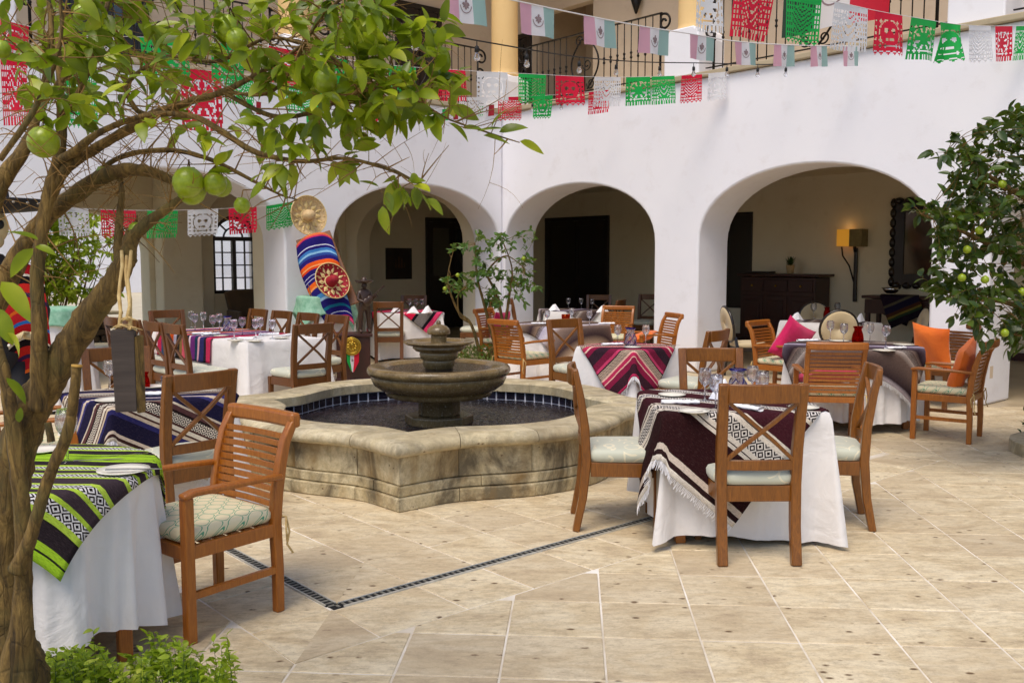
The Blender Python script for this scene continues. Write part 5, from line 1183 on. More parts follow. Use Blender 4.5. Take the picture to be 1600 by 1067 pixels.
for i, (c, x0, x1, b0, b1) in enumerate((('p_green', -.07, -.025, -.045, -.015), ('p_white', -.025, .025, -.015, .03), ('p_red', .025, .09, .03, .055))):
    m = MB(); m.prism([(x0, -.07), (x1, -.07), (x1 * .95, -.2), (b1 * .3, -.34 if i else -.32), (b0 * .3, -.33), (x0 * .95, -.2)], .004, .008, lambda x, z, y: (x, y - .01 * i * .2, z)); m.build(('green', 'white', 'red')[i] + '_ribbon', M[c], md)
m = MB(); m.ell((.002, -.002, -.18), (.013, .004, .02), 8, 5); m.build('emblem', M['emblem'], md)
# ================================================================ SKELETON MUSICIAN at the left edge
fg = empty('dressed_skeleton_figure', P(-8, 406, 6.4) * 1.0, 0, 'life-size skeleton figure in sombrero, black studded jacket and red-blue serape at the left edge', 'figure'); fx = P(-8, 406, 6.4); fg.location = (fx.x, fx.y, 0); fg.rotation_euler = (0, 0, .45)
bone = simple('bone', 'd8c496', 'c4ac7c', 10, .6)
m = MB(); m.ell((0, 0, 1.83), (.095, .11, .12), 18, 12); m.ell((0, -.03, 1.73), (.065, .075, .06), 14, 8); m.build('skull', bone, fg)
m = MB()
for s in (-1, 1): m.ell((s * .04, -.095, 1.84), (.032, .022, .034), 12, 8)
m.ell((0, -.108, 1.79), (.014, .012, .02), 8, 6); m.build('eye_sockets', M['black'], fg)
m = MB()
for i in range(9): m.box((-.036 + i * .009, -.098 + abs(i - 4) * .002, 1.725), (.007, .008, .026))
m.build('teeth', M['china'], fg)
MB().lathe([(.001, 1.92), (.1, 1.92), (.28, 1.94), (.36, 2.0), (.355, 2.01), (.27, 1.955), (.115, 1.945), (.1, 2.08), (.07, 2.15), (.001, 2.16)], 36).build('sombrero', M['black'], fg)
m = MB()
for i in range(22): a = 2 * pi * i / 22; m.ell((.335 * math.cos(a), .335 * math.sin(a), 1.985), (.014, .014, .012), 6, 4)
m.build('silver_studs', M['silver'], fg)
MB().lathe([(.12, .85), (.17, .95), (.16, 1.15), (.21, 1.4), (.2, 1.5), (.1, 1.58), (.05, 1.64), (.001, 1.65)], 22).build('jacket', M['black'], fg)
for s in (-1, 1):
    m = MB(); m.tube([(s * .19, 0, 1.5), (s * .27, -.04, 1.25), (s * .25, -.2, 1.08)], [.075, .06, .05], 12); m.build('sleeve', M['black'], fg)
    m = MB(); m.tube([(s * .25, -.2, 1.08), (s * .17, -.3, 1.1)], [.03, .025], 8)
    for q in range(5): m.tube([(s * (.17 - .0 + q * .011 - .02), -.3, 1.1 + q * .004), (s * (.14 + q * .011 - .02), -.345, 1.1 + q * .006), (s * (.12 + q * .011 - .02), -.36, 1.075)], [.009, .008, .006], 6)
    m.build('hand', bone, fg); m = MB(); m.tube([(s * .1, 0, .9), (s * .11, -.02, .45), (s * .11, 0, .06)], [.1, .075, .07], 12); m.build('trouser_leg', M['black'], fg)
    m = MB(); m.ell((s * .11, -.06, .045), (.05, .13, .045), 12, 8); m.build('boot', M['black'], fg)
m = MB()
for i in range(14): a = -1.2 + .05 * i; m.ell((.205 + .0 * i, -.05, 1.48 - i * .035), (.012, .012, .012), 6, 4); m.ell((.07, -.18, 1.48 - i * .035), (.012, .01, .012), 6, 4); m.ell((.28 - .002 * i, -.06, 1.44 - i * .03), (.012, .014, .01), 6, 4)
m.build('jacket_braid', M['china'], fg)
vs = []; uvs = []
for j in range(21):
    for i in range(11):
        t = j / 20; u = i / 10 - .5; vs.append((.16 + u * .26 + .05 * t, -.02 - .16 * math.sin(pi * min(1, t * 1.1)) - .06 * t, 1.58 - .0 * u - .85 * max(0, t - .12) - .3 * u * u)); uvs.append((i / 10, t))
m = MB(); m.add(vs, [(j * 11 + i, j * 11 + i + 1, (j + 1) * 11 + i + 1, (j + 1) * 11 + i) for j in range(20) for i in range(10)], True, uvs)
rs = [(1, 'c02028'), (.4, '2c70b8'), (1.4, 'b81820'), (.3, 'e8d8c0'), (.8, '1c1418'), (1, 'c82820'), (.5, '3c2048'), (1.2, 'b01c24'), (.4, 'd86020')]; mk('serape_red', rs * 2, (), 1, 1); m.build('shoulder_serape', SM['serape_red'], fg)
wc = chair('a', -2.98, 5.75, .9, .4, 'slatted wooden armchair almost hidden behind the lime trunk at the left edge')
# ================================================================ BANNERS, FLAGS, LIGHTS
def solid(u, v, k):
    if v < .09: return True
    if v > .86:
        if k % 2: return v < .88 + .12 * abs(math.sin(pi * u * 6)) and not (.89 < v < .94 and abs((u * 6) % 1 - .5) < .22)
        return (u * 11) % 1 < .62
    if u < .05 or u > .95: return True
    du, dv = (u - .5) / .30, (v - .48) / .30; d = du * du + dv * dv
    if d < 1:
        if k % 4 == 0: return not (abs(math.sin(7 * du * du + 5 * dv + 3 * abs(du))) < .35)
        if k % 4 == 1: return not ((abs(du) - .38) ** 2 + (dv + .2) ** 2 < .05 or abs(dv - .5) < .09 and abs(du) < .4 and (u * 24) % 1 < .6)
        if k % 4 == 2: return not (abs((math.atan2(dv, du) * 4 / pi) % 1 - .5) < .18 and .25 < d < .85)
        return not (abs((dv * 3 + abs(du) * 2.2) % 1 - .5) < .17)
    if d < 1.18: return k % 3 == 0
    f = (abs((u * 7) % 1 - .5) + abs((v * 7) % 1 - .5)); return f > .30 if k % 3 else not (abs((u * 13) % 1 - .5) < .28 and abs((v * 9) % 1 - .5) < .34)
def banner(p0, p1, h, col, k, label, nm='paper_banner', sway=.03, twist=0):
    p0, p1 = Vector(p0), Vector(p1); ax = p1 - p0; w = ax.length; n = 30; mrows = 30; nrm = Vector((-ax.y, ax.x, 0)).normalized(); rg = random.Random(k * 7 + int(p0.x * 100)); s1, s2 = rg.uniform(-1, 1), rg.uniform(-1, 1)
    m = MB(); idx = {}; vs = []; fs = []
    def vid(i, j):
        if (i, j) not in idx:
            u, v = i / n, j / mrows; idx[(i, j)] = len(vs)
            q = ax * (u - .5) * (1 - .75 * twist * v) + ax * .5 + Vector((0, 0, -h * v)) + nrm * (sway * v * (s1 + math.sin(5 * u + 3 * s2)) + twist * .12 * v * math.sin(6 * u)) + ax * (.08 * s2 * v)
            vs.append(q)
        return idx[(i, j)]
    for i in range(n):
        for j in range(mrows):
            if solid((i + .5) / n, (j + .5) / mrows, k): fs.append((vid(i, j), vid(i + 1, j), vid(i + 1, j + 1), vid(i, j + 1)))
    m.add(vs, fs); o = m.build(nm, M[col]); o.location = p0; tag(o, label, 'paper banner', 'cut-paper banners strung across the courtyard'); return o
def catmull(ctrl, n=12):
    out = []
    for i in range(len(ctrl) - 1):
        for j in range(n):
            out.append(cr(ctrl, (i + j / n) / (len(ctrl) - 1)))
    out.append(ctrl[-1]); return out
def cord(name, ctrl, r, mat, label, cat='string'):
    pts = catmull(ctrl); m = MB(); c = pts[0].copy(); m.tube([p - c for p in pts], r, 5); o = m.build(name, M[mat]); o.location = c; tag(o, label, cat); return pts
def at_px(pts, px):
    def pxof(p): # image column of a world point
        d = p - Vector((0, 0, EYE)); f = d.y * math.cos(TH) - d.z * math.sin(TH); return 800 + FOC * d.x / f
    for a, b in zip(pts, pts[1:]):
        xa, xb = pxof(a), pxof(b)
        if (xa - px) * (xb - px) <= 0: return a.lerp(b, (px - xa) / (xb - xa))
    return pts[0] if abs(pxof(pts[0]) - px) < abs(pxof(pts[-1]) - px) else pts[-1]
COLN = {'p_red': 'red', 'p_green': 'green', 'p_white': 'white'}
def strand(name, ctrl, flags, where, h):
    pts = cord('banner_string', [P(*c) for c in ctrl], .0022, 'string', 'white string of cut-paper banners ' + where)
    for i, (x0, x1, c, k, *rest_) in enumerate(flags):
        a, b = at_px(pts, x0), at_px(pts, x1)
        extra = {0: 'leftmost', len(flags) - 1: 'rightmost'}.get(i, 'number %d from the left' % (i + 1)); 
        words = ['leftmost', 'second from the left', 'third from the left', 'fourth from the left', 'fifth from the left', 'sixth from the left', 'seventh from the left', 'eighth from the left', 'ninth from the left', 'tenth from the left', 'eleventh from the left', 'twelfth from the left']
        banner(a, b, h, c, k, '%s cut-paper banner, %s on the string %s' % (COLN[c], words[i], where), twist=rest_[0] if rest_ else 0)
strand('a', [(1085, -38, 6.3), (1148, -22, 6.6), (1303, 3, 7.3), (1368, 17, 7.7), (1430, 28, 8.1), (1512, 40, 8.8), (1605, 41, 9.9)], [(1090, 1128, 'p_white', 2), (1148, 1211, 'p_red', 0), (1229, 1284, 'p_green', 3), (1304, 1356, 'p_white', 0), (1368, 1410, 'p_red', 1), (1424, 1463, 'p_green', 2), (1469, 1501, 'p_green', 1, .8), (1514, 1548, 'p_white', 3), (1555, 1582, 'p_red', 2), (1588, 1612, 'p_green', 0)], 'at the upper right', .34)
strand('b', [(380, 62, 9.4), (480, 84, 9.9), (600, 101, 10.5), (700, 109, 11), (830, 116, 11.5), (950, 121, 12), (1070, 118, 12.5), (1142, 112, 12.75)], [(420, 481, 'p_red', 3), (500, 545, 'p_green', 1), (606, 650, 'p_green', 2), (684, 727, 'p_red', 0), (745, 793, 'p_white', 1), (810, 853, 'p_green', 3), (868, 912, 'p_red', 1), (929, 970, 'p_white', 0), (978, 1016, 'p_green', 2), (1018, 1054, 'p_green', 0), (1065, 1097, 'p_red', 3), (1107, 1135, 'p_white', 1)], 'below the railings in the middle', .36)
strand('c', [(330, 112, 11.2), (450, 134, 11.6), (600, 150, 12.2), (780, 152, 13), (900, 146, 13.6), (1002, 134, 14.2)], [(350, 395, 'p_green', 0), (446, 502, 'p_green', 3), (575, 612, 'p_red', 2), (718, 760, 'p_white', 0), (778, 815, 'p_red', 3), (834, 864, 'p_green', 1), (920, 952, 'p_red', 0)], 'hung lowest against the white wall', .32)
strand('d', [(0, 292, 11.4), (90, 322, 11.7), (250, 329, 12.3), (400, 323, 13.2), (462, 314, 13.65)], [(2, 52, 'p_green', 1), (90, 138, 'p_white', 2), (157, 212, 'p_red', 3), (230, 278, 'p_green', 0), (293, 341, 'p_white', 1), (357, 401, 'p_red', 2), (416, 457, 'p_green', 3)], 'across the left arch', .36)
strand('e', [(-40, 20, 7.5), (100, 52, 8.0), (250, 60, 8.6), (420, 75, 9.4)], [(0, 45, 'p_red', 1), (130, 178, 'p_white', 3), (218, 292, 'p_green', 2), (330, 380, 'p_green', 1)], 'behind the upper left branches', .36)
strand('f', [(-20, 85, 8.5), (160, 100, 9.2), (300, 108, 9.8), (450, 125, 10.6)], [(0, 40, 'p_red', 0), (100, 150, 'p_green', 3), (282, 345, 'p_red', 2)], 'deep behind the lime branches', .62)
# national flags
def flag(p0, p1, h, label, group='small faded tricolour flags on one string', cols=('f_red', 'f_white', 'f_green'), em=1.0, nm='small_flag', wave=.012):
    p0, p1 = Vector(p0), Vector(p1); ax = p1 - p0; nrm = Vector((-ax.y, ax.x, 0)).normalized(); f = empty(nm, p0, 0, label, 'flag', group); n = 6; rg = random.Random(int(p0.x * 1000)); ph = rg.uniform(0, 6); sk = rg.uniform(-.06, .1)
    def Q(u, v, off=0): return ax * (u + sk * v) + Vector((0, 0, -h * v)) + nrm * (wave * (v + .15) * math.sin(8 * u + ph) + off)
    for c, (a, b), pn in zip(cols, ((0, 1 / 3), (1 / 3, 2 / 3), (2 / 3, 1)), ('red_panel', 'white_panel', 'green_panel') if cols[0] == 'f_red' else ('green_panel', 'white_panel', 'red_panel')):
        m = MB(); vs = [Q(a + (b - a) * i / n, j / n) for j in range(n + 1) for i in range(n + 1)]; m.add(vs, [(j * (n + 1) + i, j * (n + 1) + i + 1, (j + 1) * (n + 1) + i + 1, (j + 1) * (n + 1) + i) for j in range(n) for i in range(n)], True); m.build(pn, M[c], f)
    m = MB(); w = 1 / 3 * .36; hh = ax.length / h * w
    eagle = [(0, -.9), (.25, -1), (.45, -.75), (.3, -.55), (.75, -.5), (.95, -.05), (.6, .2), (.8, .5), (.35, .45), (.15, .8), (-.15, .75), (-.25, .4), (-.7, .45), (-.5, .1), (-.9, -.2), (-.55, -.5), (-.1, -.45), (-.15, -.7)]
    for o_ in (.003, -.003):
        m.add([Q(.5 + x * w * .8 * em, .46 + y * hh * .8 * em, o_) for x, y in eagle], [tuple(range(len(eagle)))])
        arc = [(1.15 * math.cos(a), 1.15 * math.sin(a)) for a in [pi * (.02 + .96 * i / 12) for i in range(13)]]; arc2 = [(x * .88, y * .88) for x, y in arc]
        vs = [Q(.5 + x * w * em, .46 + y * hh * em, o_) for x, y in arc + arc2]; m.add(vs, [(i, i + 1, 14 + i, 13 + i) for i in range(12)])
    m.build('emblem', M['emblem'], f); return f
fl = cord('flag_ribbon', [P(*c) for c in ((560, -60, 6.0), (690, -24, 6.5), (812, 3, 7.1), (912, 24, 7.7), (1000, 41, 8.3), (1077, 53, 8.9), (1150, 65, 9.5), (1241, 71, 10.2), (1345, 73, 11.2))], .006, 'string', 'white ribbon carrying the small tricolour flags across the courtyard', 'ribbon')
words = ['leftmost', 'second from the left', 'third from the left', 'fourth from the left', 'fifth from the left', 'sixth from the left', 'seventh from the left', 'eighth from the left', 'rightmost']
for i, (a, b) in enumerate(((694, 757), (812, 866), (912, 960), (1000, 1045), (1078, 1116), (1148, 1181), (1210, 1241), (1267, 1292), (1317, 1342))):
    flag(at_px(fl, a), at_px(fl, b), .225, 'small faded tricolour flag with eagle emblem, %s on the white ribbon' % words[i])
fl2 = cord('flag_ribbon', [P(*c) for c in ((360, 150, 12.4), (480, 172, 12.9), (600, 178, 13.4), (710, 169, 14.0), (830, 158, 15.1))], .004, 'string', 'thin ribbon with tiny tricolour flags low on the left white wall', 'ribbon')
for i, (a, b) in enumerate(((385, 408), (478, 502), (564, 590), (600, 622), (691, 716), (748, 772))):
    flag(at_px(fl2, a), at_px(fl2, b), .17, 'tiny tricolour flag, %s on the low thin ribbon' % words[i], 'tiny tricolour flags on the low ribbon', ('p_green', 'f_white', 'dred'))
M['flag_green'] = m_paper('dark_green_cloth', '1e3a28', .15); M['flag_red'] = m_paper('strong_red_cloth', 'cc1430', .25)
flag(WR(5.42, .13, 5.26), WR(6.85, .13, 5.26), .80, 'large tricolour flag with eagle emblem draped over the right-hand railing', 'large flags', ('flag_green', 'f_white', 'flag_red'), .9, 'large_flag', .05)
# string lights
sl_pts = catmull([P(*c) for c in ((380, -60, 4.6), (560, 18, 5.6), (690, 52, 6.6), (770, 68, 7.4), (900, 89, 9.0), (1000, 97, 10.2), (1100, 99, 11.0), (1180, 101, 11.5), (1240, 101, 11.9))])
sl_pts2 = catmull([P(*c) for c in ((700, 150, 13.5), (832, 158, 14.1), (880, 156, 14.3), (935, 146, 14.7))])
def lights(pts, pxs, label):
    L = empty('string_lights', pts[0], 0, label, 'string lights'); m = MB(); m.tube([p - pts[0] for p in pts], .006, 5); m.build('cable', M['cable'], L)
    if 'bulb' not in GP:
        GP['sock'] = MB().lathe([(.001, -.03), (.004, -.03), (.006, -.04), (.016, -.045), (.018, -.085), (.001, -.087)], 10).mesh('socket', M['cable'])
        GP['bulb'] = MB().lathe([(.012, -.085), (.014, -.095), (.024, -.118), (.025, -.13), (.018, -.148), (.001, -.155)], 14).mesh('bulb', M['glass'])
    for px in pxs:
        p = at_px(pts, px) - pts[0]; o = bpy.data.objects.new('socket', GP['sock']); link(o, L); o.location = p; b = bpy.data.objects.new('bulb', GP['bulb']); link(b, o)
        m = MB(); m.tube([(0, 0, 0), (0, 0, -.032)], .004, 5); 
        if 'lead' not in GP: GP['lead'] = m.mesh('lead', M['cable'])
        link(bpy.data.objects.new('lead', GP['lead']), o)
lights(sl_pts, (580, 648, 745, 823, 905, 963, 1031, 1084, 1136, 1184, 1228), 'black string-light cable with clear bulbs sagging across the gallery')
lights(sl_pts2, (832, 877), 'short black cable with two bulbs low on the white wall')
# ================================================================ TREES AND PLANTS
def leaf_mesh(L, Wd, curl, fold, seed):
    n = 6; vs = []; fs = []
    for i in range(n + 1):
        t = i / n; w = Wd * (math.sin(pi * min(1, t ** .8)) ** .8) if 0 < t < 1 else 0.0008
        x = L * t; z = -curl * L * t * t
        vs += [(x, -w / 2, z + fold * w / 2), (x, 0, z), (x, w / 2, z + fold * w / 2)]
    for i in range(n):
        a = 3 * i; fs += [(a, a + 3, a + 4, a + 1), (a + 1, a + 4, a + 5, a + 2)]
    return vs, fs
def frame(d, roll):
    d = d.normalized(); up = Vector((0, 0, 1)); s = d.cross(up)
    if s.length < .05: s = Vector((1, 0, 0))
    s.normalize(); u = s.cross(d); R = Matrix.Rotation(roll, 3, d); s, u = R @ s, R @ u
    return Matrix((d, -s, u)).transposed()
class Foliage:
    def __init__(s, root, mat, L, Wd, name='leaf', budget=300, seed=1, near=None):
        s.root, s.mat, s.L, s.items, s.name, s.budget = root, mat, L, [], name, budget; s.rg = random.Random(seed)
        s.geo = [leaf_mesh(1, Wd / L, c, f, 0) for c, f in ((.12, .3), (.25, .15), (.02, .45), (.35, .3))]
    def add(s, p, d, k=1.0): s.items.append((Vector(p), Vector(d), k * s.L * s.rg.uniform(.7, 1.2), s.rg.uniform(-1.1, 1.1), s.rg.randrange(4)))
    def finish(s, label=None, offscreen=True):
        org = s.root.location
        def key(it):
            p = it[0]; fy = max(p.y, .3); px = 800 + FOC * p.x / fy; py = 406 - FOC * (p.z - EYE) / fy
            vis = -20 < px < 1620 and -20 < py < 1090
            return (0 if vis else 1, p.length / it[2])
        s.items.sort(key=key); mes = None
        if s.budget:
            mes = [MB().add(v, f, True).mesh(s.name, s.mat) for v, f in s.geo]
        rest = MB()
        for i, (p, d, k, roll, g) in enumerate(s.items):
            Mx = frame(d, roll)
            if i < s.budget:
                o = bpy.data.objects.new(s.name, mes[g]); link(o, s.root); o.location = p - org; o.rotation_euler = Mx.to_euler(); o.scale = (k, k, k)
            else: rest.add([Mx @ (Vector(v) * k) + p - org for v in s.geo[g][0]], s.geo[g][1], True)
        if rest.v: tag(rest.build('foliage', s.mat, s.root), kind='stuff')
def branch(root, ctrl, mat, name='branch', knob=0.0, n=9, seed=0):
    """ctrl: (px, py, Y, width in photo px)"""
    pts = [P(a, b, c) for a, b, c, _ in ctrl]; rad = [Vector((w * c / FOC / 2, 0, 0)) for _, _, c, w in ctrl]; rg = random.Random(seed + len(ctrl)); N = (len(ctrl) - 1) * 10
    pp = [cr(pts, i / N) if i < N else pts[-1] for i in range(N + 1)]; rr = [max(.0012, (cr(rad, i / N) if i < N else rad[-1]).x * (1 + rg.uniform(-knob, knob))) for i in range(N + 1)]
    off = root.location; m = MB(); m.tube([p - off for p in pp], rr, n)
    for q in range(len(m.v)):
        c_ = pp[min(q // n, N)] - off; v = Vector(m.v[q]); d_ = v - c_; k_ = 1 + .16 * noise.noise((v + off) * 22) + .10 * noise.noise((v + off) * 60 + Vector((5, 0, 0)))
        if q < n * (N + 1): m.v[q] = tuple(c_ + d_ * k_)
    m.build(name, mat, root); return pp
def grow_twig(mb, org, a, b, r, rg, bend=.12):
    d = b - a; L = d.length; o = Vector((rg.uniform(-1, 1), rg.uniform(-1, 1), rg.uniform(-.4, 1))) * L * bend
    pts = [a + d * t + o * math.sin(pi * t) for t in (0, .2, .4, .6, .8, 1)]
    mb.tube([p - org for p in pts], [r, r * .85, r * .7, r * .55, r * .42, r * .3], 4, cap=False); return pts
def leafy(fol, mb, org, src, c, rg, nleaf, r=.003, spread=.5, face=None):
    a = min(src, key=lambda q: (q - c).length + rg.uniform(0, .15)); pts = grow_twig(mb, org, a, c, r, rg)
    for k in range(nleaf):
        t = 1 - (k / nleaf) * spread; i = min(4, int(t * 5)); p = pts[i].lerp(pts[i + 1], t * 5 - i if t < 1 else 1); ax = (pts[i + 1] - pts[i]).normalized()
        d = ax * .6 + Vector((rg.uniform(-1, 1), rg.uniform(-1, 1), rg.uniform(-.9, .6)))
        if face is not None: d += face * .3
        fol.add(p, d)
    return pts
# ---- big lime tree, front left
rg = random.Random(21); LT = empty('lime_tree', (-1.52, 2.82, 0), 0, 'large multi-stemmed lime tree with green fruit in the left foreground', 'tree'); B = []
def br(*c, mat='bark', name='branch', n=9, knob=.03):
    p = branch(LT, list(c), M[mat], name, knob, n); B.append(p); return p
br((0, 1260, 2.8, 150), (8, 1130, 2.8, 130), (14, 1040, 2.8, 118), (12, 990, 2.8, 74), (6, 900, 2.8, 50), (14, 780, 2.8, 52), (40, 660, 2.8, 58), (88, 575, 2.8, 52), (135, 500, 2.78, 44), (178, 440, 2.76, 36), (200, 400, 2.75, 32), mat='bark', name='trunk', n=14, knob=.05)
br((200, 405, 2.75, 26), (208, 370, 2.75, 22), (235, 345, 2.74, 17), (272, 318, 2.72, 14), (300, 300, 2.7, 10))
br((193, 420, 2.75, 24), (186, 380, 2.78, 17), (187, 340, 2.8, 12), (190, 300, 2.82, 9), (186, 270, 2.85, 6))
br((24, 1060, 2.72, 70), (36, 960, 2.7, 32), (36, 820, 2.7, 27), (24, 700, 2.7, 24), (10, 600, 2.7, 20), (-10, 520, 2.72, 16))
br((60, 640, 2.76, 30), (62, 520, 2.74, 24), (58, 440, 2.74, 21), (66, 360, 2.74, 20), (78, 300, 2.75, 20), (90, 255, 2.75, 18), (97, 200, 2.76, 16), (94, 130, 2.78, 11), (90, 60, 2.8, 8))
br((28, 890, 2.66, 30), (48, 840, 2.64, 21), (75, 750, 2.62, 19), (104, 680, 2.6, 18), (117, 610, 2.58, 16), (120, 571, 2.58, 16))
br((80, 690, 2.62, 12), (77, 672, 2.62, 12), (75, 660, 2.62, 11))
br((-30, 520, 2.9, 40), (20, 420, 2.9, 34), (60, 355, 2.88, 28), (110, 310, 2.86, 26), (170, 272, 2.84, 24), (215, 266, 2.82, 20), (255, 276, 2.8, 15), (285, 296, 2.78, 9))
br((-40, 400, 2.7, 30), (0, 290, 2.7, 26), (40, 230, 2.72, 20), (60, 170, 2.75, 12), (80, 60, 2.8, 8), (70, -40, 2.85, 6))
br((75, 310, 2.76, 22), (105, 262, 2.75, 18), (150, 232, 2.72, 16), (205, 200, 2.68, 15), (232, 182, 2.65, 14), (300, 158, 2.6, 12), (350, 143, 2.56, 10), (420, 106, 2.5, 7), (480, 66, 2.45, 4))
br((95, 250, 2.74, 14), (118, 236, 2.7, 14), (160, 205, 2.66, 10), (232, 180, 2.6, 9), (300, 182, 2.58, 9), (345, 205, 2.56, 10), (400, 238, 2.52, 9), (470, 252, 2.48, 7), (540, 248, 2.46, 6), (610, 266, 2.44, 5), (660, 290, 2.42, 3.5))
br((345, 142, 2.56, 8), (420, 180, 2.55, 7), (480, 178, 2.52, 7), (530, 158, 2.5, 6), (580, 140, 2.48, 6), (640, 152, 2.46, 4), (700, 186, 2.44, 3), (755, 205, 2.42, 2.5), (812, 223, 2.42, 1.6))
br((230, 180, 2.66, 8), (210, 168, 2.66, 8), (200, 130, 2.68, 7), (260, 90, 2.66, 6), (340, 96, 2.6, 6), (420, 60, 2.56, 5), (500, 80, 2.5, 5), (560, 120, 2.48, 4), (620, 140, 2.46, 3))
br((110, 310, 2.86, 10), (180, 250, 2.9, 8), (260, 235, 2.9, 8), (330, 250, 2.85, 7), (400, 285, 2.8, 5), (440, 305, 2.78, 3), (465, 312, 2.78, 2))
br((95, 130, 2.78, 9), (150, 60, 2.8, 8), (175, -20, 2.85, 7)); br((95, 190, 2.76, 8), (140, 110, 2.74, 7), (150, 40, 2.72, 5), (168, -30, 2.7, 4))
br((350, 143, 2.56, 6), (430, 140, 2.5, 5), (500, 30, 2.45, 5), (560, -20, 2.4, 4)); br((0, 250, 2.5, 10), (60, 160, 2.5, 8), (95, 60, 2.5, 6), (90, -30, 2.5, 5))
m = MB(); m.tube([P(120, 573, 2.58) - LT.location, P(120.2, 570, 2.58) - LT.location], .0152, 10); m.build('cut_end', simple('cut_wood', 'c09848', 'a47c34', 30, .8), LT)
src = [p for pl in B[1:] for p in pl if p.z > 1.5]
tw = MB(); dry = MB(); F1 = Foliage(LT, M['lime_leaf'], .067, .030, seed=3); off = LT.location.copy()
for (x0, y0, x1, y1, nc, nl, Y0, Y1) in ((0, -20, 200, 160, 30, 6, 2.4, 3.3), (180, -20, 400, 150, 24, 6, 2.3, 3.1), (380, -10, 600, 110, 16, 6, 2.2, 2.9), (400, 90, 660, 215, 24, 6, 2.3, 2.8), (430, 200, 600, 262, 6, 5, 2.3, 2.8), (560, 20, 700, 130, 12, 7, 2.3, 2.6), (560, 110, 720, 195, 13, 6, 2.3, 2.7), (590, 275, 655, 330, 2, 4, 2.3, 2.5), (60, 140, 420, 225, 9, 5, 2.4, 3), (340, 235, 480, 300, 3, 4, 2.4, 2.8), (180, 290, 300, 345, 1, 4, 2.7, 2.9)):
    for _ in range(int(nc * 1.6)):
        leafy(F1, tw, off, src, P(rg.uniform(x0, x1), rg.uniform(y0, y1), rg.uniform(Y0, Y1)), rg, nl, rg.uniform(.0015, .0032), face=Vector((.5, -.3, 0)))
for (px, py, dx, dz) in ((700, 192, .6, -.3), (722, 200, .9, .1), (745, 206, .8, .15), (768, 200, .4, .9), (780, 207, .9, .35), (755, 212, .9, -.3), (812, 221, .9, -.4), (648, 292, .1, -1), (605, 300, .2, -1), (592, 292, -.8, .3), (598, 322, .1, -1.1), (655, 300, .6, -.9), (668, 310, .8, -.6), (640, 280, .9, -.3)):
    F1.add(P(px, py, 2.42), (dx, -.2, dz), .95)
for (px, py, dx, dz, k) in ((60, 375, -.9, .35, 1.5), (52, 388, -.7, -.9, 1.4), (55, 385, .9, -.15, .9), (2, 440, .7, -.7, 1.6), (12, 520, .8, -.8, 1.2), (10, 590, .7, -.6, 1.1), (-10, 480, .5, -.9, 1.7), (30, 660, .1, 1, .6)):
    F1.add(P(px, py, 2.2), (dx, -.1, dz), k)
F1.finish()
for _ in range(420):
    a = rg.choice(src); d = Vector((rg.gauss(0, 1), rg.gauss(0, .5), rg.gauss(.05, .7))).normalized() * rg.uniform(.05, .2)
    pts = grow_twig(dry, off, a, a + d, rg.uniform(.0014, .0032), rg, .1)
    if rg.random() < .7:
        q = pts[3]; grow_twig(dry, off, q, q + Vector((rg.gauss(0, 1), rg.gauss(0, .4), rg.gauss(0, 1))).normalized() * rg.uniform(.04, .16), .001, rg, .1)
for _ in range(46):
    a = P(rg.uniform(380, 560), rg.uniform(-30, 90), rg.uniform(2.5, 2.9)); grow_twig(dry, off, a, a + Vector((rg.uniform(.1, .35), 0, rg.uniform(-.2, .05))), .0016, rg, .12)
tag(tw.build('twigs', M['twig'], LT), kind='stuff'); tag(dry.build('dry_twigs', M['thorn'], LT), kind='stuff')
fm = MB().lathe([(.001, -1), (.3, -.96), (.62, -.8), (.88, -.48), (1, -.05), (.94, .36), (.72, .7), (.4, .9), (.16, .99), (.1, 1.06), (.001, 1.07)], 22).mesh('lime_fruit', M['lime'])
for px, py, Y, rp in ((68, 222, 2.6, 24), (294, 285, 2.68, 24), (299, 298, 2.72, 22), (336, 287, 2.7, 18), (378, 321, 2.7, 12.5), (213, 359, 2.76, 12), (358, 46, 2.5, 20), (370, 62, 2.48, 17), (508, 127, 2.42, 19), (163, 272, 2.9, 13), (2, 78, 2.6, 14), (346, 292, 2.8, 16), (128, 20, 2.7, 12)):
    o = bpy.data.objects.new('lime_fruit', fm); link(o, LT); r = rp * Y / FOC; o.scale = (r, r, r * 1.02); o.location = P(px, py, Y) - off; o.rotation_euler = (rg.uniform(-.6, .6), rg.uniform(-.6, .6), 0)
    a = P(px, py, Y); dry2 = MB(); dry2.tube([a + Vector((0, 0, r)) - off, a + Vector((.004, 0, r + .02)) - off, min(src, key=lambda q: (q - a).length) - off], .002, 5, cap=False); dry2.build('fruit_stalk', M['twig'], LT)
# hanging wooden block on raffia
hb0 = P(195, 580, 2.62); hb = empty('hanging_wooden_block', hb0, .28, 'grey-brown wooden block hanging by raffia cords from the lime tree fork', 'hanging ornament')
def hx(m, zt, zb, w, d): m.add([(-w, -d, zt), (w, -d, zt), (w, d, zt), (-w, d, zt), (-w + .006, -d, zb), (w, -d, zb + .0), (w, d, zb), (-w + .006, d, zb)], [(0, 3, 2, 1), (4, 5, 6, 7), (0, 1, 5, 4), (1, 2, 6, 5), (2, 3, 7, 6), (3, 0, 4, 7)])
m = MB(); hx(m, .118, -.112, .031, .03); m.build('block', simple('weathered_grey_wood', '4a3f38', '392f2a', 5, .8, .2, 40, stretch=(1, 1, 8)), hb, bevel=.002)
m = MB(); m.prism([(.0315, -.029), (.052, -.01), (.05, .028), (.0315, .029)], -.118, .10); m.build('bark_edge', M['bark'], hb, bevel=.003)
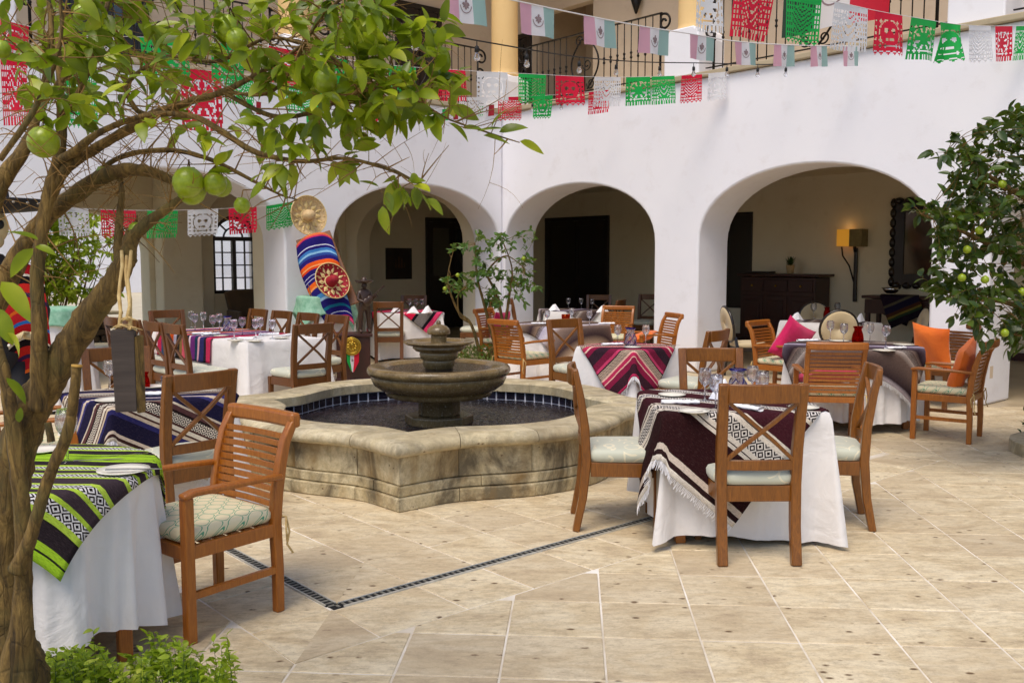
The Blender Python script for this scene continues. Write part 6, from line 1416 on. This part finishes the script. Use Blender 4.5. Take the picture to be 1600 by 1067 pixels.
for k, (px0, py0, px1, py1) in enumerate(((190, 392, 186, 512), (203, 392, 200, 500), (196, 400, 205, 515))):
    a, b = P(px0, py0, 2.72), P(px1, py1, 2.6); m = MB(); Rz = Matrix.Rotation(-.28, 3, 'Z')
    def lc_(p): return Rz @ (p - hb0)
    pts = [a.lerp(b, t) + Vector((.004 * math.sin(9 * t + k), 0, 0)) for t in (0, .2, .4, .6, .8, 1)]
    m.tube([lc_(p) for p in pts], [.005, .006, .0045, .006, .005, .007], 6)
    for q in range(9): m.tube([lc_(b + Vector((0, 0, .008))), lc_(b + Vector((rg.uniform(-.03, .03), rg.uniform(-.015, .015), rg.uniform(-.006, .012))))], [.003, .0012], 4)
    m.build('raffia_cord', M['rope'], hb)
# bed and low plant, bottom left
bedm = MB(); bedm.prism([(-2.6, 1.2), (-.95, 1.2), (-.72, 2.9), (-.86, 3.12), (-2.6, 3.05)], -.0, .06); bed = bedm.build('planting_bed', M['soil'], None, bevel=.03); tag(bed, kind='structure')
GPt = empty('leafy_ground_plant', (-1.15, 3.0, .05), 0, 'low bright green leafy plant at the foot of the lime tree', 'plant'); F2 = Foliage(GPt, M['garden_leaf'], .030, .014, seed=9); tw = MB(); off = GPt.location.copy()
for i in range(230):
    px = rg.uniform(66, 356); topy = 1022 + 12 * math.sin(px * .045) + (-42 if 140 < px < 168 and i % 3 == 0 else 0) + (-22 if 230 < px < 300 else 0) + (-28 if px > 325 and i % 2 else 0) + 70 * rg.random() ** 1.5; Y = rg.uniform(2.86, 3.16)
    c = P(px, topy, Y); base = Vector((c.x * .9 - .1, c.y + rg.uniform(-.1, .1), .05)); pts = grow_twig(tw, off, base, c, .002, rg, .1)
    for k in range(13):
        t = 1 - k / 13 * .6; j = min(4, int(t * 5)); p = pts[j].lerp(pts[j + 1], t * 5 - j if t < 1 else 1); F2.add(p, (rg.uniform(-1, 1), rg.uniform(-1, 1), rg.uniform(-.1, .7)), rg.uniform(.7, 1.3))
F2.finish(); tag(tw.build('stems', M['mid_leaf'], GPt), kind='stuff')
# ---- tree, right edge
RT = empty('citrus_tree', (4.75, 7.3, 0), 0, 'dense dark-leaved citrus tree with small green fruit at the right edge', 'tree'); off = RT.location.copy(); RB = []
for c in (((1760, 830, 7.3, 46), (1745, 600, 7.3, 34), (1715, 480, 7.3, 28), (1690, 400, 7.2, 20), (1650, 300, 7.1, 13), (1610, 200, 7.0, 7)), ((1720, 490, 7.3, 20), (1650, 440, 7.1, 14), (1580, 400, 6.9, 9), (1500, 360, 6.8, 6), (1440, 335, 6.8, 3)), ((1700, 430, 7.3, 18), (1640, 340, 7.2, 11), (1560, 285, 7.0, 7), (1480, 235, 7.0, 4)), ((1715, 480, 7.3, 18), (1640, 490, 7.1, 12), (1560, 470, 7.0, 7), (1500, 470, 6.9, 4)), ((1715, 480, 7.2, 12), (1640, 520, 7.1, 9), (1570, 520, 7, 5)), ((1680, 380, 7.4, 12), (1740, 260, 7.5, 9), (1780, 180, 7.5, 5))):
    RB.append(branch(RT, list(c), M['bark'], 'trunk' if c[0][1] == 830 else 'branch', .03, 7))
src = [p for pl in RB for p in pl if p.z > 1.2]; tw = MB(); F3 = Foliage(RT, M['dark_leaf'], .09, .043, seed=5)
def edge(y):
    pts = ((160, 1590), (225, 1505), (240, 1470), (262, 1490), (300, 1480), (325, 1425), (345, 1470), (385, 1460), (425, 1440), (460, 1450), (475, 1500), (500, 1490), (540, 1545), (560, 1600))
    for (a, xa), (b, xb) in zip(pts, pts[1:]):
        if a <= y <= b: return xa + (xb - xa) * (y - a) / (b - a)
    return 1600
for i in range(520):
    py = rg.uniform(165, 548); x0 = edge(py); px = x0 + 2 + (1860 - x0) * (rg.random() ** 1.25); py2 = py
    leafy(F3, tw, off, src, P(px, py2, 6.9 + rg.uniform(-.6, .9)), rg, 9, .0035, .55)
for px, py in ((1448, 238), (1462, 250), (1424, 328), (1430, 338), (1418, 322), (1432, 432), (1440, 445), (1484, 498), (1500, 492), (1478, 212), (1487, 215), (1528, 520), (1535, 545)):
    leafy(F3, tw, off, src, P(px + 6, py, 6.9), rg, 6, .003, .4)
F3.finish(); tag(tw.build('twigs', M['twig'], RT), kind='stuff')
for px, py in ((1530, 360), (1511, 390), (1503, 434), (1539, 437), (1597, 456), (1566, 288), (1570, 520)):
    o = bpy.data.objects.new('lime_fruit', fm); link(o, RT); r = 6.4 * 6.4 / FOC; o.scale = (r, r, r); o.location = P(px, py, 6.5) - off
plm = M['ledge']; RPc = G(1690, 712); rp_ = empty('tree_planter', (RPc.x + .1, RPc.y, 0), .1, 'low stone-edged planter at the right edge with small leaves spilling over', 'planter')
m = MB(); m.lathe([(.62, 0), (.62, .10), (.56, .12), (.48, .12), (.48, .08), (.001, .08)], 24); m.build('edge', M['cap'], rp_, smooth_angle=40)
m = MB(); m.lathe([(.48, .085), (.001, .11)], 20); m.build('soil', M['soil'], rp_)
F5 = Foliage(rp_, M['dark_leaf'], .05, .025, seed=8, budget=0)
for i in range(420):
    a = rg.uniform(0, 6.28); r = rg.uniform(.1, .58); F5.add(rp_.location + Vector((r * math.cos(a), r * math.sin(a), rg.uniform(.1, .3))), (rg.uniform(-1, 1), rg.uniform(-1, 1), rg.uniform(0, 1)))
F5.finish()
# ---- small tree by the corner pier
MT = empty('small_citrus_tree', (-.42, 12.9, 0), 0, 'slender small citrus tree in front of the corner pier, behind the fountain', 'tree'); off = MT.location.copy(); MBs = []
for c in (((752, 585, 12.9, 7), (748, 545, 12.9, 6), (735, 505, 12.85, 5), (715, 485, 12.8, 4), (700, 440, 12.7, 2.5), (706, 400, 12.7, 1.6)), ((755, 590, 12.9, 8), (772, 545, 12.9, 7), (768, 520, 12.9, 6), (755, 470, 12.85, 4.5), (745, 430, 12.8, 3), (742, 380, 12.8, 2)), ((786, 520, 12.9, 5), (783, 490, 12.9, 5), (772, 452, 12.9, 4.5), (762, 425, 12.85, 3.5), (790, 400, 12.8, 2), (820, 420, 12.8, 1.4)), ((760, 560, 12.9, 7), (786, 515, 12.9, 6), (796, 460, 12.9, 4), (800, 420, 12.9, 2.5), (785, 375, 12.9, 1.5)), ((735, 505, 12.85, 3), (718, 492, 12.8, 3), (716, 460, 12.8, 2), (728, 450, 12.8, 1.5))):
    MBs.append(branch(MT, list(c), M['bark'], 'trunk' if c[0][3] == 8 else 'stem', .03, 6))
src = [p for pl in MBs for p in pl if p.z > 1.1]; tw = MB(); F4 = Foliage(MT, M['mid_leaf'], .095, .042, seed=6, budget=200)
for (x0, y0, x1, y1, nc) in ((696, 425, 750, 470, 16), (735, 365, 790, 430, 22), (760, 400, 840, 475, 26), (700, 375, 730, 392, 4), (775, 355, 835, 400, 6), (790, 440, 842, 465, 8), (762, 455, 785, 482, 5)):
    for _ in range(int(nc * 1.35)): leafy(F4, tw, off, src, P(rg.uniform(x0, x1), rg.uniform(y0, y1), 12.8 + rg.uniform(-.4, .4)), rg, 7, .004, .5)
F4.finish(); tag(tw.build('twigs', M['twig'], MT), kind='stuff')
for px, py in ((695, 451), (715, 430), (818, 404)):
    o = bpy.data.objects.new('lime_fruit', fm); link(o, MT); o.scale = (.028,) * 3; o.location = P(px, py, 12.3) - off
mp_ = empty('tree_planter', (-.42, 12.9, 0), 0, 'low planting bed of dense green leaves under the small citrus tree', 'planter')
MB().lathe([(.62, 0), (.62, .18), (.55, .2), (.55, .16), (.001, .16)], 28).build('edge', M['cap'], mp_, smooth_angle=40)
F6 = Foliage(mp_, M['dark_leaf'], .06, .022, seed=8, budget=0)
for i in range(900):
    a = rg.uniform(0, 6.28); r = .6 * rg.random() ** .5; F6.add(mp_.location + Vector((r * math.cos(a), r * math.sin(a), rg.uniform(.16, .44 - .2 * r))), (rg.uniform(-1, 1), rg.uniform(-1, 1), rg.uniform(0, 1.4)))
F6.finish()
# ---- garden shrub and far things
gc = WL(5.55, BACK + 2.6); GS = empty('garden_shrub', gc, 0, 'sunlit leafy shrub with cane stems seen through the garden arch', 'shrub'); tw = MB(); F7 = Foliage(GS, M['garden_leaf'], .15, .06, seed=12, budget=0); off = gc
canes = []
for i in range(26):
    a = rg.uniform(-1, 1); p0 = gc + TL * (a * .7) + Vector((0, 0, 0)); p1 = gc + TL * (a * 1.5 + rg.uniform(-.2, .2)) + NL * rg.uniform(-.4, .4) + Vector((0, 0, rg.uniform(1.7, 2.7))); canes += grow_twig(tw, Vector(off), p0, p1, .018, rg, .06)[2:]
for i in range(950):
    c = gc + TL * rg.gauss(-.1, .62) + NL * rg.uniform(-.7, .7) + Vector((0, 0, rg.uniform(.75, 2.75))); leafy(F7, tw, Vector(off), canes, c, rg, 6, .006, .4)
F7.finish(); tag(tw.build('canes', M['twig'], GS), kind='stuff')
g2 = WL(8.5, BACK + 16); G2 = empty('far_tree', g2, 0, 'distant hazy tree beyond the garden arch', 'tree'); MB().tube([(0, 0, 0), (.1, 0, 1.2), (0, 0, 2.2)], [.14, .1, .05], 8).build('trunk', M['bark'], G2)
F8 = Foliage(G2, M['garden_leaf'], .28, .14, seed=13, budget=0)
for i in range(900): d = Vector((rg.gauss(0, 1), rg.gauss(0, 1), rg.gauss(0, 1))).normalized() * (rg.random() ** .4); F8.add(g2 + Vector((d.x * 1.3, d.y * 1.3, 2.0 + d.z * .9)), (rg.uniform(-1, 1), rg.uniform(-1, 1), rg.uniform(-1, 1)))
F8.finish()
gh = WL(9.6, BACK + 24); hs = empty('garden_house', gh, math.atan2(TL.y, TL.x), 'low pale building with a terracotta roof beyond the garden arch', 'house'); terr = simple('terracotta', 'b06a48', '96563a', 3, .8)
MB().box((0, 0, .55), (6, 3, 1.1)).build('wall', M['white'], hs); m = MB(); m.prism([(-1.8, 1.1), (1.8, 1.1), (0, 1.7)], -3.3, 3.3, lambda y, z, x: (x, y, z)); rf = m.build('roof', terr, hs)
gw = WL(7, BACK + 30); hb_ = empty('bright_backdrop', gw, math.atan2(TL.y, TL.x), 'added pale backdrop brightening the view beyond the garden arch', 'backdrop'); MB().box((0, 0, 5), (46, 1, 10)).build('wall', M['white'], hb_)  # pale wall added to brighten the view, in place of bright sky
print('objects', len(bpy.data.objects), 'tris ~', sum(len(o.data.polygons) for o in bpy.data.objects if o.type == 'MESH') * 2)
